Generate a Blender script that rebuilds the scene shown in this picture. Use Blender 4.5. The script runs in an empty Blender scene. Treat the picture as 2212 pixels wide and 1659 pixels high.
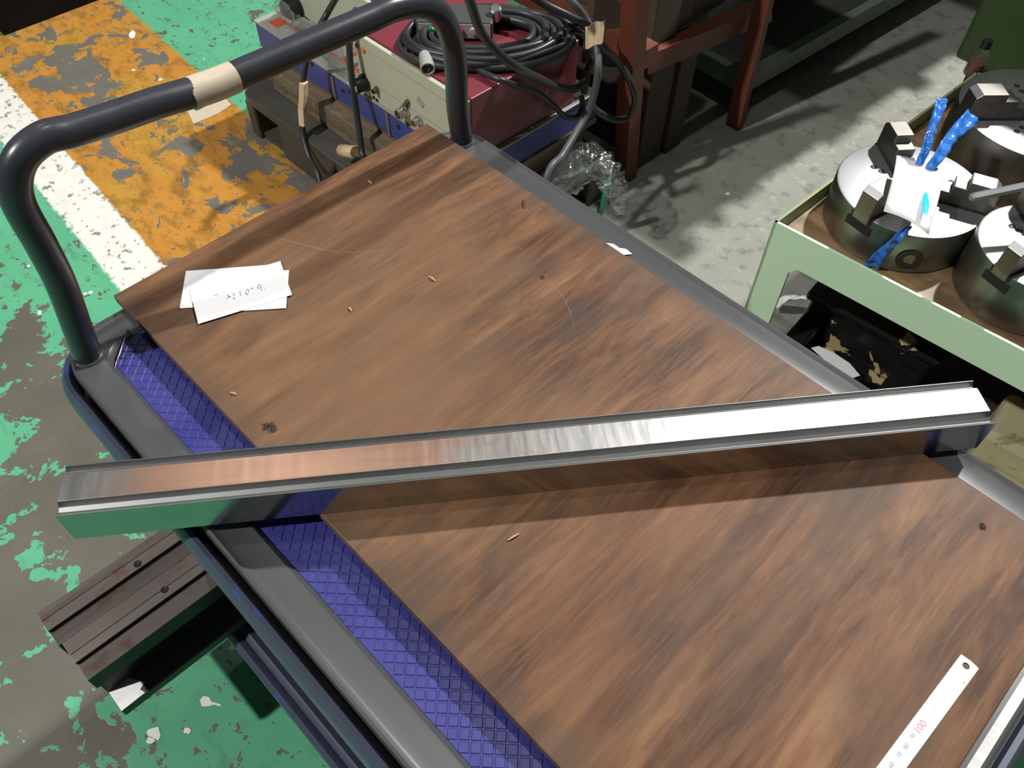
import bpy, bmesh, math, random
from mathutils import Vector, Matrix
random.seed(7)

# ------------------------------------------------------------------ camera
SC = bpy.context.scene
COL = SC.collection
CAMZ = 1.464
FPX = 1789.0
RW = ((0.7022, 0.5712, -0.4250), (0.7118, -0.5523, 0.4339), (0.0132, -0.6072, -0.7944))
RW = Matrix(RW)
cam_d = bpy.data.cameras.new('camera')
cam = bpy.data.objects.new('camera', cam_d)
COL.objects.link(cam)
cam_d.sensor_fit = 'HORIZONTAL'
cam_d.sensor_width = 36.0
cam_d.lens = 36.0 * FPX / 2212.0
cam_d.clip_start = 0.02
cx, cy, cz = RW.col[0].normalized(), RW.col[1].normalized(), RW.col[2].normalized()
cz = cx.cross(cy).normalized(); cy = cz.cross(cx).normalized()
M = Matrix((cx, -cy, -cz)).transposed().to_4x4()
M.translation = (0, 0, CAMZ)
cam.matrix_world = M
SC.camera = cam

# ------------------------------------------------------------------ world and lamps
w = bpy.data.worlds.new('workshop_air'); SC.world = w; w.use_nodes = True
w.node_tree.nodes['Background'].inputs[0].default_value = (0.93, 1.0, 0.98, 1)
w.node_tree.nodes['Background'].inputs[1].default_value = 0.055

def lamp(name, loc, target, power, size, col=(1, .985, .95)):
    d = bpy.data.lights.new(name, 'AREA'); d.shape = 'DISK'; d.size = size
    d.energy = power; d.color = col
    o = bpy.data.objects.new(name, d); COL.objects.link(o); o.location = loc
    v = Vector(target) - Vector(loc)
    o.rotation_euler = v.to_track_quat('-Z', 'Y').to_euler()
    return o
lamp('high_bay_lamp_right', (-.47, 4.8, 5.0), (-.3, .5, .6), 480, .20)
lamp('high_bay_lamp_centre', (-.85, 1.3, 5.2), (-.8, .8, 0), 24, .20)
lamp('high_bay_lamp_left', (-2.2, -3.6, 5.6), (-.4, .5, .3), 325, .20)
lamp('high_bay_lamp_far', (-3.2, .95, 5.0), (-1.5, .5, .2), 9, .20)

SC.view_settings.view_transform = 'Standard'
SC.view_settings.look = 'None'
SC.view_settings.exposure = 0.0
SC.view_settings.gamma = 1.0
SC.view_settings.use_curve_mapping = False

# ------------------------------------------------------------------ helpers
CAM = Vector((0, 0, CAMZ))
def ray(px, py): return RW @ Vector((px - 1106.0, py - 829.5, FPX))
def at(px, py, z):
    r = ray(px, py); return CAM + r * ((z - CAMZ) / r.z)
def atx(px, py, x):
    r = ray(px, py); return CAM + r * (x / r.x)
def aty(px, py, y):
    r = ray(px, py); return CAM + r * (y / r.y)

def empty(name, loc=(0, 0, 0)):
    o = bpy.data.objects.new(name, None); COL.objects.link(o); o.location = loc
    o.empty_display_size = .05
    return o
def tag(o, label, cat, group=None):
    o['label'] = label; o['category'] = cat
    if group: o['group'] = group
    return o

class MB:
    def __init__(s): s.v = []; s.f = []; s.m = []
    def add(s, vs, fs, mi=0):
        b = len(s.v); s.v += [tuple(x) for x in vs]
        for f in fs: s.f.append([b + i for i in f]); s.m.append(mi)
        return s
    def box(s, x0, x1, y0, y1, z0, z1, mi=0, mat=None):
        vs = [Vector((x, y, z)) for z in (z0, z1) for y in (y0, y1) for x in (x0, x1)]
        if mat is not None: vs = [mat @ q for q in vs]
        return s.add(vs, [(0, 2, 3, 1), (4, 5, 7, 6), (0, 1, 5, 4), (2, 6, 7, 3), (0, 4, 6, 2), (1, 3, 7, 5)], mi)
    def hexa(s, bot, top, mi=0):
        """bottom and top quads, both counter-clockwise from above"""
        vs = list(bot) + list(top)
        return s.add(vs, [(3, 2, 1, 0), (4, 5, 6, 7), (0, 1, 5, 4), (1, 2, 6, 5), (2, 3, 7, 6), (3, 0, 4, 7)], mi)
    def prism(s, prof, a, b, u, v, mi=0, fm=None):
        """profile points (p,q) -> origin + p*u + q*v, extruded from a to b"""
        a, b, u, v = Vector(a), Vector(b), Vector(u), Vector(v); n = len(prof)
        vs = [a + u * p + v * q for p, q in prof] + [b + u * p + v * q for p, q in prof]
        flip = (b - a).dot(u.cross(v)) * sum(prof[i][0] * prof[(i + 1) % n][1] - prof[(i + 1) % n][0] * prof[i][1] for i in range(n)) < 0
        bb = len(s.v); s.v += [tuple(x) for x in vs]
        for i in range(n):
            j = (i + 1) % n
            f = [i, j, n + j, n + i]
            if flip: f.reverse()
            s.f.append([bb + k for k in f]); s.m.append(fm[i] if fm else mi)
        c0 = list(range(n)); c1 = list(range(n, 2 * n))
        if flip: c1.reverse()
        else: c0.reverse()
        s.f.append([bb + k for k in c0]); s.m.append(mi)
        s.f.append([bb + k for k in c1]); s.m.append(mi)
        return s
    def tube(s, pts, r, n=10, cap=True, mi=0, closed=False):
        pts = [Vector(p) for p in pts]; k = len(pts)
        rr = r if isinstance(r, (list, tuple)) else [r] * k
        tang = []
        for i in range(k):
            if closed: t = pts[(i + 1) % k] - pts[i - 1]
            else: t = pts[min(i + 1, k - 1)] - pts[max(i - 1, 0)]
            tang.append(t.normalized())
        up = Vector((0, 0, 1)) if abs(tang[0].z) < .9 else Vector((1, 0, 0))
        nrm = (up - tang[0] * up.dot(tang[0])).normalized()
        vs = []
        for i in range(k):
            t = tang[i]; nrm = (nrm - t * nrm.dot(t)).normalized(); bi = t.cross(nrm)
            for j in range(n):
                a = 2 * math.pi * j / n
                vs.append(pts[i] + (nrm * math.cos(a) + bi * math.sin(a)) * rr[i])
        fs = []
        for i in range(k if closed else k - 1):
            i2 = (i + 1) % k
            for j in range(n):
                j2 = (j + 1) % n
                fs.append((i * n + j, i * n + j2, i2 * n + j2, i2 * n + j))
        if cap and not closed:
            fs.append(tuple(range(n - 1, -1, -1))); fs.append(tuple(range((k - 1) * n, k * n)))
        return s.add(vs, fs, mi)
    def lathe(s, prof, c, n=48, ax=(0, 0, 1), mi=0, fm=None):
        """profile (r,h) from bottom outside to top; closes on the axis if r==0"""
        ax = Vector(ax).normalized(); e = Vector((1, 0, 0)) if abs(ax.x) < .9 else Vector((0, 1, 0))
        u = (e - ax * e.dot(ax)).normalized(); v = ax.cross(u); c = Vector(c)
        b = len(s.v)
        for r, h in prof:
            for j in range(n):
                a = 2 * math.pi * j / n
                s.v.append(tuple(c + ax * h + (u * math.cos(a) + v * math.sin(a)) * max(r, 1e-5)))
        for i in range(len(prof) - 1):
            for j in range(n):
                j2 = (j + 1) % n
                s.f.append([b + i * n + j, b + i * n + j2, b + (i + 1) * n + j2, b + (i + 1) * n + j]); s.m.append(fm[i] if fm else mi)
        return s
    def build(s, name, mats, parent=None, smooth=False, bevel=0, auto=None):
        me = bpy.data.meshes.new(name); me.from_pydata(s.v, [], s.f)
        if not isinstance(mats, (list, tuple)): mats = [mats]
        for m_ in mats: me.materials.append(m_)
        for p, mi in zip(me.polygons, s.m): p.material_index = mi; p.use_smooth = smooth
        me.validate(); me.update()
        if smooth and auto:
            bm = bmesh.new(); bm.from_mesh(me)
            for e in bm.edges:
                if len(e.link_faces) == 2 and e.calc_face_angle(0) > math.radians(auto): e.smooth = False
            bm.to_mesh(me); bm.free()
        o = bpy.data.objects.new(name, me); COL.objects.link(o)
        if parent is not None:
            o.parent = parent
            bpy.context.view_layer.update()
            o.matrix_parent_inverse = parent.matrix_world.inverted()
        if bevel:
            b = o.modifiers.new('bevel', 'BEVEL'); b.width = bevel; b.segments = 2; b.limit_method = 'ANGLE'; b.angle_limit = math.radians(40)
        return o

def spline(pts, per=8, closed=False):
    pts = [Vector(p) for p in pts]; k = len(pts); out = []
    rng = range(k if closed else k - 1)
    for i in rng:
        if closed: p0, p1, p2, p3 = pts[i - 1], pts[i], pts[(i + 1) % k], pts[(i + 2) % k]
        else: p0, p1, p2, p3 = pts[max(i - 1, 0)], pts[i], pts[i + 1], pts[min(i + 2, k - 1)]
        for j in range(per):
            t = j / per
            out.append(.5 * ((2 * p1) + (p2 - p0) * t + (2 * p0 - 5 * p1 + 4 * p2 - p3) * t * t + (3 * p1 - p0 - 3 * p2 + p3) * t ** 3))
    if not closed: out.append(pts[-1])
    return out

def text_mesh(name, body, size, mat4, material, parent):
    cu = bpy.data.curves.new(name, 'FONT'); cu.body = body; cu.size = size; cu.align_x = 'CENTER'; cu.align_y = 'CENTER'
    cu.extrude = 0.00008
    t = bpy.data.objects.new(name, cu); COL.objects.link(t)
    bpy.context.view_layer.update()
    dg = bpy.context.evaluated_depsgraph_get()
    me = bpy.data.meshes.new_from_object(t.evaluated_get(dg)); me.transform(mat4)
    me.materials.clear(); me.materials.append(material)
    bpy.data.objects.remove(t); bpy.data.curves.remove(cu)
    o = bpy.data.objects.new(name, me); COL.objects.link(o); o.parent = parent
    if parent is not None: o.matrix_parent_inverse = parent.matrix_world.inverted()
    return o

# ------------------------------------------------------------------ materials
class NT:
    def __init__(s, name):
        s.m = bpy.data.materials.new(name); s.m.use_nodes = True; s.t = s.m.node_tree; s.n = s.t.nodes
        s.b = s.n['Principled BSDF']; s.out = s.n['Material Output']
    def node(s, typ, **kw):
        q = s.n.new(typ)
        for k, v in kw.items():
            if k.startswith('i_'): q.inputs[k[2:].replace('_', ' ')].default_value = v
            else: setattr(q, k, v)
        return q
    def link(s, a, b): s.t.links.new(a, b)
    def val(s, x, sock):
        if isinstance(x, (int, float)): sock.default_value = x
        elif isinstance(x, (tuple, list)): sock.default_value = (*x, 1) if len(x) == 3 and len(sock.default_value) == 4 else x
        else: s.link(x, sock)
    def math(s, op, a, b=0.0, c=None, clamp=False):
        q = s.node('ShaderNodeMath', operation=op); q.use_clamp = clamp
        s.val(a, q.inputs[0]); s.val(b, q.inputs[1])
        if c is not None: s.val(c, q.inputs[2])
        return q.outputs[0]
    def mix(s, f, a, b, blend='MIX'):
        q = s.node('ShaderNodeMix', data_type='RGBA', blend_type=blend)
        s.val(f, q.inputs[0]); s.val(a, q.inputs[6]); s.val(b, q.inputs[7]); return q.outputs[2]
    def coord(s): return s.node('ShaderNodeTexCoord').outputs['Object']
    def mapping(s, vec, scale=(1, 1, 1), rot=(0, 0, 0), loc=(0, 0, 0)):
        q = s.node('ShaderNodeMapping'); s.link(vec, q.inputs[0])
        q.inputs[1].default_value = loc; q.inputs[2].default_value = rot; q.inputs[3].default_value = scale; return q.outputs[0]
    def noise(s, vec, scale, detail=4, rough=.55, dist=0):
        q = s.node('ShaderNodeTexNoise'); s.link(vec, q.inputs['Vector'])
        q.inputs['Scale'].default_value = scale; q.inputs['Detail'].default_value = detail
        q.inputs['Roughness'].default_value = rough; q.inputs['Distortion'].default_value = dist
        return q.outputs['Fac']
    def ramp(s, f, stops):
        q = s.node('ShaderNodeValToRGB'); s.link(f, q.inputs[0]); e = q.color_ramp.elements
        while len(e) < len(stops): e.new(.5)
        for k, (p, c) in zip(e, stops):
            k.position = p; k.color = (*c, 1) if len(c) == 3 else c
        return q.outputs[0]
    def step(s, f, a, b):
        q = s.node('ShaderNodeMapRange'); q.interpolation_type = 'SMOOTHSTEP'
        s.val(f, q.inputs[0]); s.val(a, q.inputs[1]); s.val(b, q.inputs[2]); return q.outputs[0]
    def bump(s, h, strength=.3, dist=.002):
        q = s.node('ShaderNodeBump'); q.inputs['Strength'].default_value = strength; q.inputs['Distance'].default_value = dist
        s.link(h, q.inputs['Height']); s.link(q.outputs[0], s.b.inputs['Normal'])
    def set(s, color=None, rough=None, metal=None, spec=None):
        if color is not None: s.val(color, s.b.inputs['Base Color'])
        if rough is not None: s.val(rough, s.b.inputs['Roughness'])
        if metal is not None: s.val(metal, s.b.inputs['Metallic'])
        if spec is not None: s.val(spec, s.b.inputs['Specular IOR Level'])
        return s.m

def plain(name, col, rough=.5, metal=0.0, var=.15, scale=25, spec=None):
    t = NT(name); n = t.noise(t.coord(), scale, 5)
    dark = tuple(c * (1 - var) for c in col); lite = tuple(min(1, c * (1 + var)) for c in col)
    c = t.mix(n, dark, lite)
    r = t.math('ADD', t.math('MULTIPLY', n, .14), rough - .07)
    return t.set(c, r, metal, spec)

def worn(name, col, under, amount=.62, rough=.4, scale=30, dirt=None, metal=0.0):
    """paint with irregular chips down to another colour, and dirt blotches"""
    t = NT(name); co = t.coord()
    n = t.noise(co, scale, 8, .6); n2 = t.noise(co, scale * .25, 4)
    base = t.mix(t.math('MULTIPLY', n2, .6), col, dirt or tuple(c * .6 for c in col))
    c = t.mix(t.step(n, amount, amount + .015), base, under)
    r = t.math('ADD', t.math('MULTIPLY', n2, .2), rough - .1)
    return t.set(c, r, metal)

def mat_floor():
    t = NT('painted_floor'); co = t.coord()
    sx = t.node('ShaderNodeSeparateXYZ'); t.link(co, sx.inputs[0]); X, Y = sx.outputs[0], sx.outputs[1]
    big = t.noise(co, 2.3, 3); mid = t.noise(co, 11, 7, .62, .3); fin = t.noise(co, 45, 6, .6); vf = t.noise(co, 160, 4)
    chip2 = t.noise(t.mapping(co, loc=(5, 3, 0)), 17, 6, .55, .6)
    # across-aisle coordinate, with a slightly ragged paint edge
    yy = t.math('ADD', Y, t.math('MULTIPLY', t.math('ADD', X, 2.0), .063))
    rag = t.math('MULTIPLY', t.math('SUBTRACT', fin, .5), .03)
    yr = t.math('ADD', yy, rag)
    conc = t.mix(t.noise(t.mapping(co, loc=(4, 4, 0)), 5, 8, .68), (.060, .056, .046), (.175, .160, .128))
    conc = t.mix(t.math('MULTIPLY', t.step(big, .42, .62), .45), conc, (.085, .088, .058))
    conc = t.mix(t.step(fin, .55, .7), conc, (.11, .095, .075))
    green = t.mix(t.noise(co, 6, 5), (.082, .355, .190), (.130, .455, .262))
    green = t.mix(t.math('MULTIPLY', t.step(t.noise(t.mapping(co, scale=(1, 2.4, 1), rot=(0, 0, .5)), 14, 6), .52, .75), .5), green, (.07, .17, .10))
    # where traffic has worn the paint away: a wheel track beside the trolley
    def blob(x, y, rx, ry):
        dx = t.math('DIVIDE', t.math('SUBTRACT', X, x), rx); dy = t.math('DIVIDE', t.math('SUBTRACT', Y, y), ry)
        d2 = t.math('ADD', t.math('MULTIPLY', dx, dx), t.math('MULTIPLY', dy, dy))
        return t.math('EXPONENT', t.math('MULTIPLY', d2, -1.0))
    wear = t.math('ADD', t.math('ADD', blob(-1.10, -.16, .34, .22), blob(-1.45, .08, .34, .14)), blob(-.80, -.36, .20, .16))
    wear = t.math('MINIMUM', wear, 1.0)
    thr = t.math('SUBTRACT', .606, t.math('MULTIPLY', wear, .180))
    field = t.math('ADD', t.math('MULTIPLY', mid, .72), t.math('MULTIPLY', chip2, .28))
    gm = t.step(field, thr, t.math('ADD', thr, .012))
    gm = t.math('MAXIMUM', gm, t.step(t.noise(t.mapping(co, loc=(9, 1, 0)), 34, 6, .6), .606, .616))
    greenf = t.mix(gm, green, conc)
    # orange band
    ora = t.mix(t.noise(co, 9, 6), (.43, .185, .028), (.57, .27, .055))
    ora = t.mix(t.math('MULTIPLY', t.step(big, .48, .62), .35), ora, (.40, .30, .05))
    ora = t.mix(t.math('MULTIPLY', t.step(t.noise(t.mapping(co, scale=(1, 1.6, 1), rot=(0, 0, .6)), 15, 8, .68), .45, .66), .72), ora, (.19, .105, .026))
    near_edge = t.step(yy, .76, .93)
    othr = t.math('SUBTRACT', .580, t.math('ADD', t.math('MULTIPLY', near_edge, .02), t.math('MULTIPLY', t.math('ADD', blob(-1.82, .86, .22, .11), blob(-2.58, .66, .26, .10)), .15)))
    om = t.step(t.noise(t.mapping(co, scale=(1, 1.3, 1), loc=(2, 7, 0)), 9.5, 7, .6, .5), othr, t.math('ADD', othr, .014))
    om = t.math('MAXIMUM', om, t.step(t.noise(t.mapping(co, scale=(1, 1.3, 1), loc=(6, 3, 0)), 26, 7, .62, .5), .615, .63))
    ora = t.mix(om, ora, t.mix(mid, (.11, .105, .09), (.19, .18, .155)))
    # white line
    whi = t.mix(t.noise(co, 20, 5), (.62, .62, .56), (.86, .86, .80))
    wm = t.step(t.noise(t.mapping(co, loc=(1, 8, 0)), 34, 7, .68), .56, .60)
    whi = t.mix(t.math('MULTIPLY', wm, .85), whi, (.16, .15, .13))
    # bare concrete bay
    grey = t.mix(t.noise(co, 7, 6), (.20, .205, .175), (.33, .33, .29))
    grey = t.mix(t.math('MULTIPLY', t.step(t.noise(co, 22, 6, .6), .52, .66), .60), grey, (.13, .135, .115))
    c = t.mix(t.step(yr, .336, .346), greenf, whi)
    c = t.mix(t.step(yr, .458, .466), c, ora)
    c = t.mix(t.step(yr, .932, .940), c, greenf)
    bay = t.math('MULTIPLY', t.step(yr, 1.00, 1.02), t.step(t.math('ADD', X, rag), -1.62, -1.60))
    c = t.mix(bay, c, grey)
    # paint drips and grit
    vo = t.node('ShaderNodeTexVoronoi'); t.link(co, vo.inputs['Vector']); vo.inputs['Scale'].default_value = 8.5
    spk = t.math('MULTIPLY', t.math('LESS_THAN', t.math('ADD', vo.outputs['Distance'], t.math('MULTIPLY', vf, .10)), .105),
                 t.math('GREATER_THAN', t.node_col(vo), .72))
    c = t.mix(t.math('MULTIPLY', spk, .8), c, (.80, .81, .77))
    t.bump(t.math('ADD', gm, t.math('MULTIPLY', vf, .2)), .25, -.0008)
    return t.set(c, t.math('ADD', t.math('MULTIPLY', gm, .25), .30))
def _node_col(self, vo):
    s = self.node('ShaderNodeSeparateColor'); self.link(vo.outputs['Color'], s.inputs[0]); return s.outputs[0]
NT.node_col = _node_col

def mat_board():
    t = NT('stained_plywood'); co = t.coord()
    g1 = t.noise(t.mapping(co, scale=(40, 6.0, 8), rot=(0, 0, .05)), 1.0, 8, .66, .35)
    g2 = t.noise(t.mapping(co, scale=(260, 16, 8), rot=(0, 0, .05)), 1.0, 5, .65)
    g3 = t.noise(t.mapping(co, scale=(9, 2.4, 4), rot=(0, 0, .06)), 1.0, 5, .6, .5)
    c = t.ramp(g1, [(.28, (.040, .020, .012)), (.43, (.102, .046, .0235)), (.56, (.185, .088, .042)), (.74, (.30, .158, .080))])
    c = t.mix(t.math('MULTIPLY', t.step(g2, .50, .66), .30), c, (.26, .152, .085))
    c = t.mix(t.math('MULTIPLY', t.step(g3, .50, .68), .45), c, (.100, .078, .060))
    c = t.mix(t.math('MULTIPLY', t.step(t.noise(co, 5.0, 4), .50, .66), .40), c, (.20, .092, .046))
    dirt = t.noise(t.mapping(co, scale=(7, 5, 3), loc=(3, 1, 0)), 1.4, 6, .65)
    c = t.mix(t.math('MULTIPLY', t.step(dirt, .52, .70), .55), c, (.062, .050, .041))
    lite = t.noise(t.mapping(co, scale=(3.2, 2.2, 3), loc=(7, 2, 0)), 1.0, 3, .5)
    c = t.mix(t.math('MULTIPLY', t.step(lite, .46, .66), .38), c, (.26, .155, .086))
    # grime along the long edges
    sx = t.node('ShaderNodeSeparateXYZ'); t.link(co, sx.inputs[0])
    ed = t.math('MINIMUM', t.math('SUBTRACT', sx.outputs[1], .136), t.math('SUBTRACT', .587, sx.outputs[1]))
    em = t.math('SUBTRACT', 1.0, t.step(t.math('ADD', ed, t.math('MULTIPLY', t.math('SUBTRACT', g3, .5), .05)), 0.0, .035))
    c = t.mix(t.math('MULTIPLY', em, .45), c, (.085, .065, .05))
    # long pale scratches
    for (rot, loc, sc, th) in ((.95, .3, 3.1, .0012), (-.55, 1.2, 2.6, .0010), (.30, 2.1, 2.2, .0010), (-1.15, .7, 2.0, .0010)):
        m_ = t.mapping(co, scale=(sc, sc, 1), rot=(0, 0, rot), loc=(loc, 0, 0))
        s_ = t.node('ShaderNodeSeparateXYZ'); t.link(m_, s_.inputs[0])
        wob = t.math('MULTIPLY', t.noise(co, 2.2, 2), .55)
        fr = t.math('FRACT', t.math('ADD', s_.outputs[0], wob))
        ln = t.math('LESS_THAN', t.math('ABSOLUTE', t.math('SUBTRACT', fr, .5)), th)
        gate = t.step(t.noise(t.mapping(co, loc=(loc * 3, 4, 0)), 3.2, 3), .56, .66)
        c = t.mix(t.math('MULTIPLY', t.math('MULTIPLY', ln, gate), .40), c, (.48, .36, .26))
    c = t.mix(1.0, c, (.86, .845, .83), 'MULTIPLY')
    t.bump(g1, .12, .001)
    return t.set(c, t.math('ADD', t.math('MULTIPLY', g3, .18), .46), None, .25)

def mat_steel(name, base, r0, r1, dirs=(4, 90, 4), rust=None, rust_amt=.6, aniso=0):
    t = NT(name); co = t.coord()
    st = t.noise(t.mapping(co, scale=dirs), 1.0, 6, .6); bl = t.noise(co, 14, 5)
    c = t.mix(st, tuple(x * .82 for x in base), tuple(min(1, x * 1.12) for x in base))
    if rust:
        c = t.mix(t.step(t.noise(co, 22, 7, .6), rust_amt, rust_amt + .12), c, rust)
    r = t.math('ADD', t.math('MULTIPLY', t.math('ADD', st, bl), (r1 - r0) * .5), r0)
    return t.set(c, r, 1.0)

def mat_film():
    t = NT('clear_stretch_film'); co = t.coord()
    tr = t.node('ShaderNodeBsdfTransparent'); tr.inputs[0].default_value = (.93, .95, .95, 1)
    gl = t.node('ShaderNodeBsdfGlossy'); gl.inputs['Roughness'].default_value = .07; gl.inputs[0].default_value = (.9, .92, .92, 1)
    fr = t.node('ShaderNodeLayerWeight'); fr.inputs[0].default_value = .35
    b = t.node('ShaderNodeBump'); b.inputs['Strength'].default_value = .9; b.inputs['Distance'].default_value = .012
    t.link(t.noise(co, 55, 5, .6, 1.2), b.inputs['Height'])
    t.link(b.outputs[0], gl.inputs['Normal']); t.link(b.outputs[0], fr.inputs['Normal'])
    mx = t.node('ShaderNodeMixShader'); t.link(t.math('ADD', t.math('MULTIPLY', fr.outputs[0], .34), .035), mx.inputs[0])
    t.link(tr.outputs[0], mx.inputs[1]); t.link(gl.outputs[0], mx.inputs[2]); t.link(mx.outputs[0], t.out.inputs[0])
    return t.m

M_FLOOR = mat_floor()
M_BOARD = mat_board()
def mat_die_top():
    t = NT('ground_steel_top'); co = t.coord()
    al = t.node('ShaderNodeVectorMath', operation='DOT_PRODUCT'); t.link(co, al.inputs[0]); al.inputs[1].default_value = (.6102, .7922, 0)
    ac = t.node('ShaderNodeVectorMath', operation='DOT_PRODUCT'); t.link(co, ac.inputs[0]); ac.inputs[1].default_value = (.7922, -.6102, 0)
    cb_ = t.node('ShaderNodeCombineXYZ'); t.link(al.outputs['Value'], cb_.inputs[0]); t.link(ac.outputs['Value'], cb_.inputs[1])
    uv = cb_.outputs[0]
    cross = t.noise(t.mapping(uv, scale=(170, 14, 1)), 1.0, 5, .65)     # grinding marks across the face
    blot = t.noise(t.mapping(uv, scale=(16, 34, 1)), 1.0, 6, .62)
    lon = t.noise(t.mapping(uv, scale=(5, 130, 1)), 1.0, 3, .5)
    steel = t.mix(cross, (.30, .295, .285), (.66, .65, .64))
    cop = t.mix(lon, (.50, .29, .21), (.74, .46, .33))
    coppery = t.math('MULTIPLY', t.step(t.math('SUBTRACT', .07, t.math('ADD', al.outputs['Value'], t.math('MULTIPLY', t.math('SUBTRACT', blot, .5), .35))), -.03, .12), t.step(t.math('ADD', al.outputs['Value'], t.math('MULTIPLY', blot, .06)), -.29, -.22))
    coppery = t.math('MULTIPLY', coppery, t.step(blot, .18, .42))
    c = t.mix(coppery, steel, cop)  # blotchy coppery tint along the left part of the face
    c = t.mix(t.math('MULTIPLY', t.step(t.noise(t.mapping(uv, scale=(30, 50, 1), loc=(4, 2, 0)), 1.0, 5), .60, .72), .35), c, (.26, .20, .17))
    r = t.math('ADD', t.math('MULTIPLY', cross, .16), .26)
    return t.set(c, r, 1.0)
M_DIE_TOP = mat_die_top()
M_DIE = mat_steel('polished_die_steel', (.56, .57, .56), .10, .20, dirs=(20, 20, 20))
M_DARKSTEEL = mat_steel('dark_tool_steel', (.23, .195, .18), .34, .52, dirs=(90, 3, 30), rust=(.20, .13, .10), rust_amt=.55)
M_LITCORNER = mat_steel('lit_corner_steel', (.85, .85, .85), .55, .65, dirs=(20, 20, 20))  # pale steel standing in for lamplight on the flange corner
M_BLACKSTEEL = plain('black_face_steel', (.020, .019, .017), .42, 0, .4, 20)  # darker steel for the beam web and rail sides
M_GROOVE = mat_steel('machined_groove_steel', (.27, .275, .27), .40, .54, dirs=(10, 10, 10))
M_BRIGHT = mat_steel('bright_bare_steel', (.55, .55, .54), .24, .42, dirs=(12, 160, 12))
M_CHUCK = mat_steel('chuck_face_steel', (.46, .46, .475), .42, .54, dirs=(8, 8, 8))
M_CHUCKSIDE = mat_steel('chuck_body_steel', (.30, .285, .26), .28, .48, dirs=(6, 6, 30), rust=(.20, .16, .12), rust_amt=.56)
M_RIM = worn('grey_deck_paint', (.066, .070, .071), (.28, .29, .29), .745, .34, 34, (.058, .060, .060))
M_MAT = plain('blue_rubber_mat', (.036, .037, .195), .38, 0, .30, 30)
M_BUMP = worn('slate_blue_bumper', (.058, .066, .115), (.05, .065, .24), .61, .48, 20, (.042, .048, .075))
M_TUBE = plain('black_handle_enamel', (.036, .039, .048), .30, 0, .3, 20)
M_TAPE = plain('beige_packing_tape', (.56, .48, .37), .32, 0, .08, 40)
M_KRAFT = plain('kraft_tape', (.62, .47, .29), .45, 0, .15, 60)
M_PAPER = plain('white_card', (.92, .92, .93), .6, 0, .02, 30)
M_INK = plain('pale_blue_ink', (.62, .62, .80), .6, 0, .05)
M_DARKINK = plain('dark_blue_ink', (.28, .29, .42), .6, 0, .05)
M_REDINK = plain('red_ink', (.62, .22, .30), .6, 0, .05)
M_RULER = mat_steel('satin_ruler_steel', (.88, .89, .91), .34, .42, dirs=(8, 8, 8))
M_BLACK = plain('black_plastic', (.016, .017, .018), .35, 0, .3, 30)
M_HOLE = plain('dark_hole', (.012, .011, .010), .7, 0, .1)
M_CABLE = plain('black_rubber_cable', (.026, .029, .031), .38, 0, .25, 18)
M_GCABLE = plain('grey_rubber_cable', (.075, .085, .088), .45, 0, .2, 18)
M_PALLET = plain('dark_plastic_pallet', (.060, .058, .050), .45, 0, .35, 14)
M_CARTON = plain('brown_board_carton', (.20, .145, .085), .6, 0, .2, 12)
M_BLUEBOX = plain('blue_cabinet_paint', (.045, .06, .26), .40, 0, .15, 10)
M_GREYTOP = plain('grey_cabinet_paint', (.34, .33, .30), .42, 0, .12, 10)
M_BROWNBAND = plain('brown_metal_band', (.15, .11, .085), .45, 0, .2, 12)
M_BEIGE = worn('beige_front_panel', (.50, .50, .40), (.20, .20, .16), .74, .45, 26, (.42, .42, .33))
M_MAROON = plain('maroon_enamel', (.185, .034, .046), .34, 0, .12, 10)
M_REDMARK = plain('red_mark', (.50, .09, .05), .5, 0, .1)
M_ORANGEMARK = plain('orange_lamp', (.65, .20, .03), .4, 0, .1)
M_REDBTN = plain('red_button', (.75, .03, .03), .35, 0, .1)
M_REDRACK = worn('red_oxide_paint', (.17, .046, .026), (.09, .04, .03), .68, .5, 24)
M_PLANK = plain('dirty_plank', (.070, .050, .034), .7, 0, .45, 12)
M_GREENRACK = worn('grey_green_paint', (.17, .22, .17), (.10, .12, .10), .68, .45, 20)
M_CHECKER = plain('checker_plate_steel', (.085, .085, .075), .5, .4, .4, 18)
M_MINT = worn('mint_green_paint', (.62, .86, .62), (.25, .30, .22), .745, .38, 26, (.56, .80, .56))
M_OLIVE = worn('olive_inner_paint', (.26, .31, .14), (.10, .10, .06), .64, .45, 26)
M_MACHINE = plain('machine_green_paint', (.030, .060, .014), .45, 0, .25, 5)
def mat_tabletop():
    t = NT('oily_table_wood'); co = t.coord()
    g = t.noise(t.mapping(co, scale=(4, 40, 5)), 1.0, 6, .6, .3); o = t.noise(co, 9, 5)
    c = t.ramp(g, [(.3, (.13, .08, .04)), (.55, (.27, .17, .085)), (.75, (.38, .26, .15))])
    c = t.mix(t.math('MULTIPLY', t.step(o, .45, .62), .7), c, (.09, .06, .035))
    return t.set(c, .5)
M_TTOP = mat_tabletop()
def mat_casting():
    t = NT('black_gloss_casting'); co = t.coord()
    n = t.noise(co, 13, 6, .55, .8)
    m_ = t.step(n, .605, .612)
    c = t.mix(m_, (.012, .012, .011), (.42, .36, .17))
    t.bump(t.noise(co, 120, 3), .15, .001)
    return t.set(c, t.math('ADD', t.math('MULTIPLY', m_, .4), .20))
M_CAST = mat_casting()
M_CREAM = worn('cream_casting', (.55, .50, .30), (.30, .26, .13), .60, .5, 30)
M_RIBBON = plain('blue_vinyl_ribbon', (.045, .20, .66), .18, 0, .2, 40)
M_CYAN = plain('cyan_vinyl_ribbon', (.02, .52, .72), .2, 0, .2, 60)
M_GREENHOSE = plain('green_hose_rubber', (.02, .17, .11), .3, 0, .2, 40)
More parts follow.
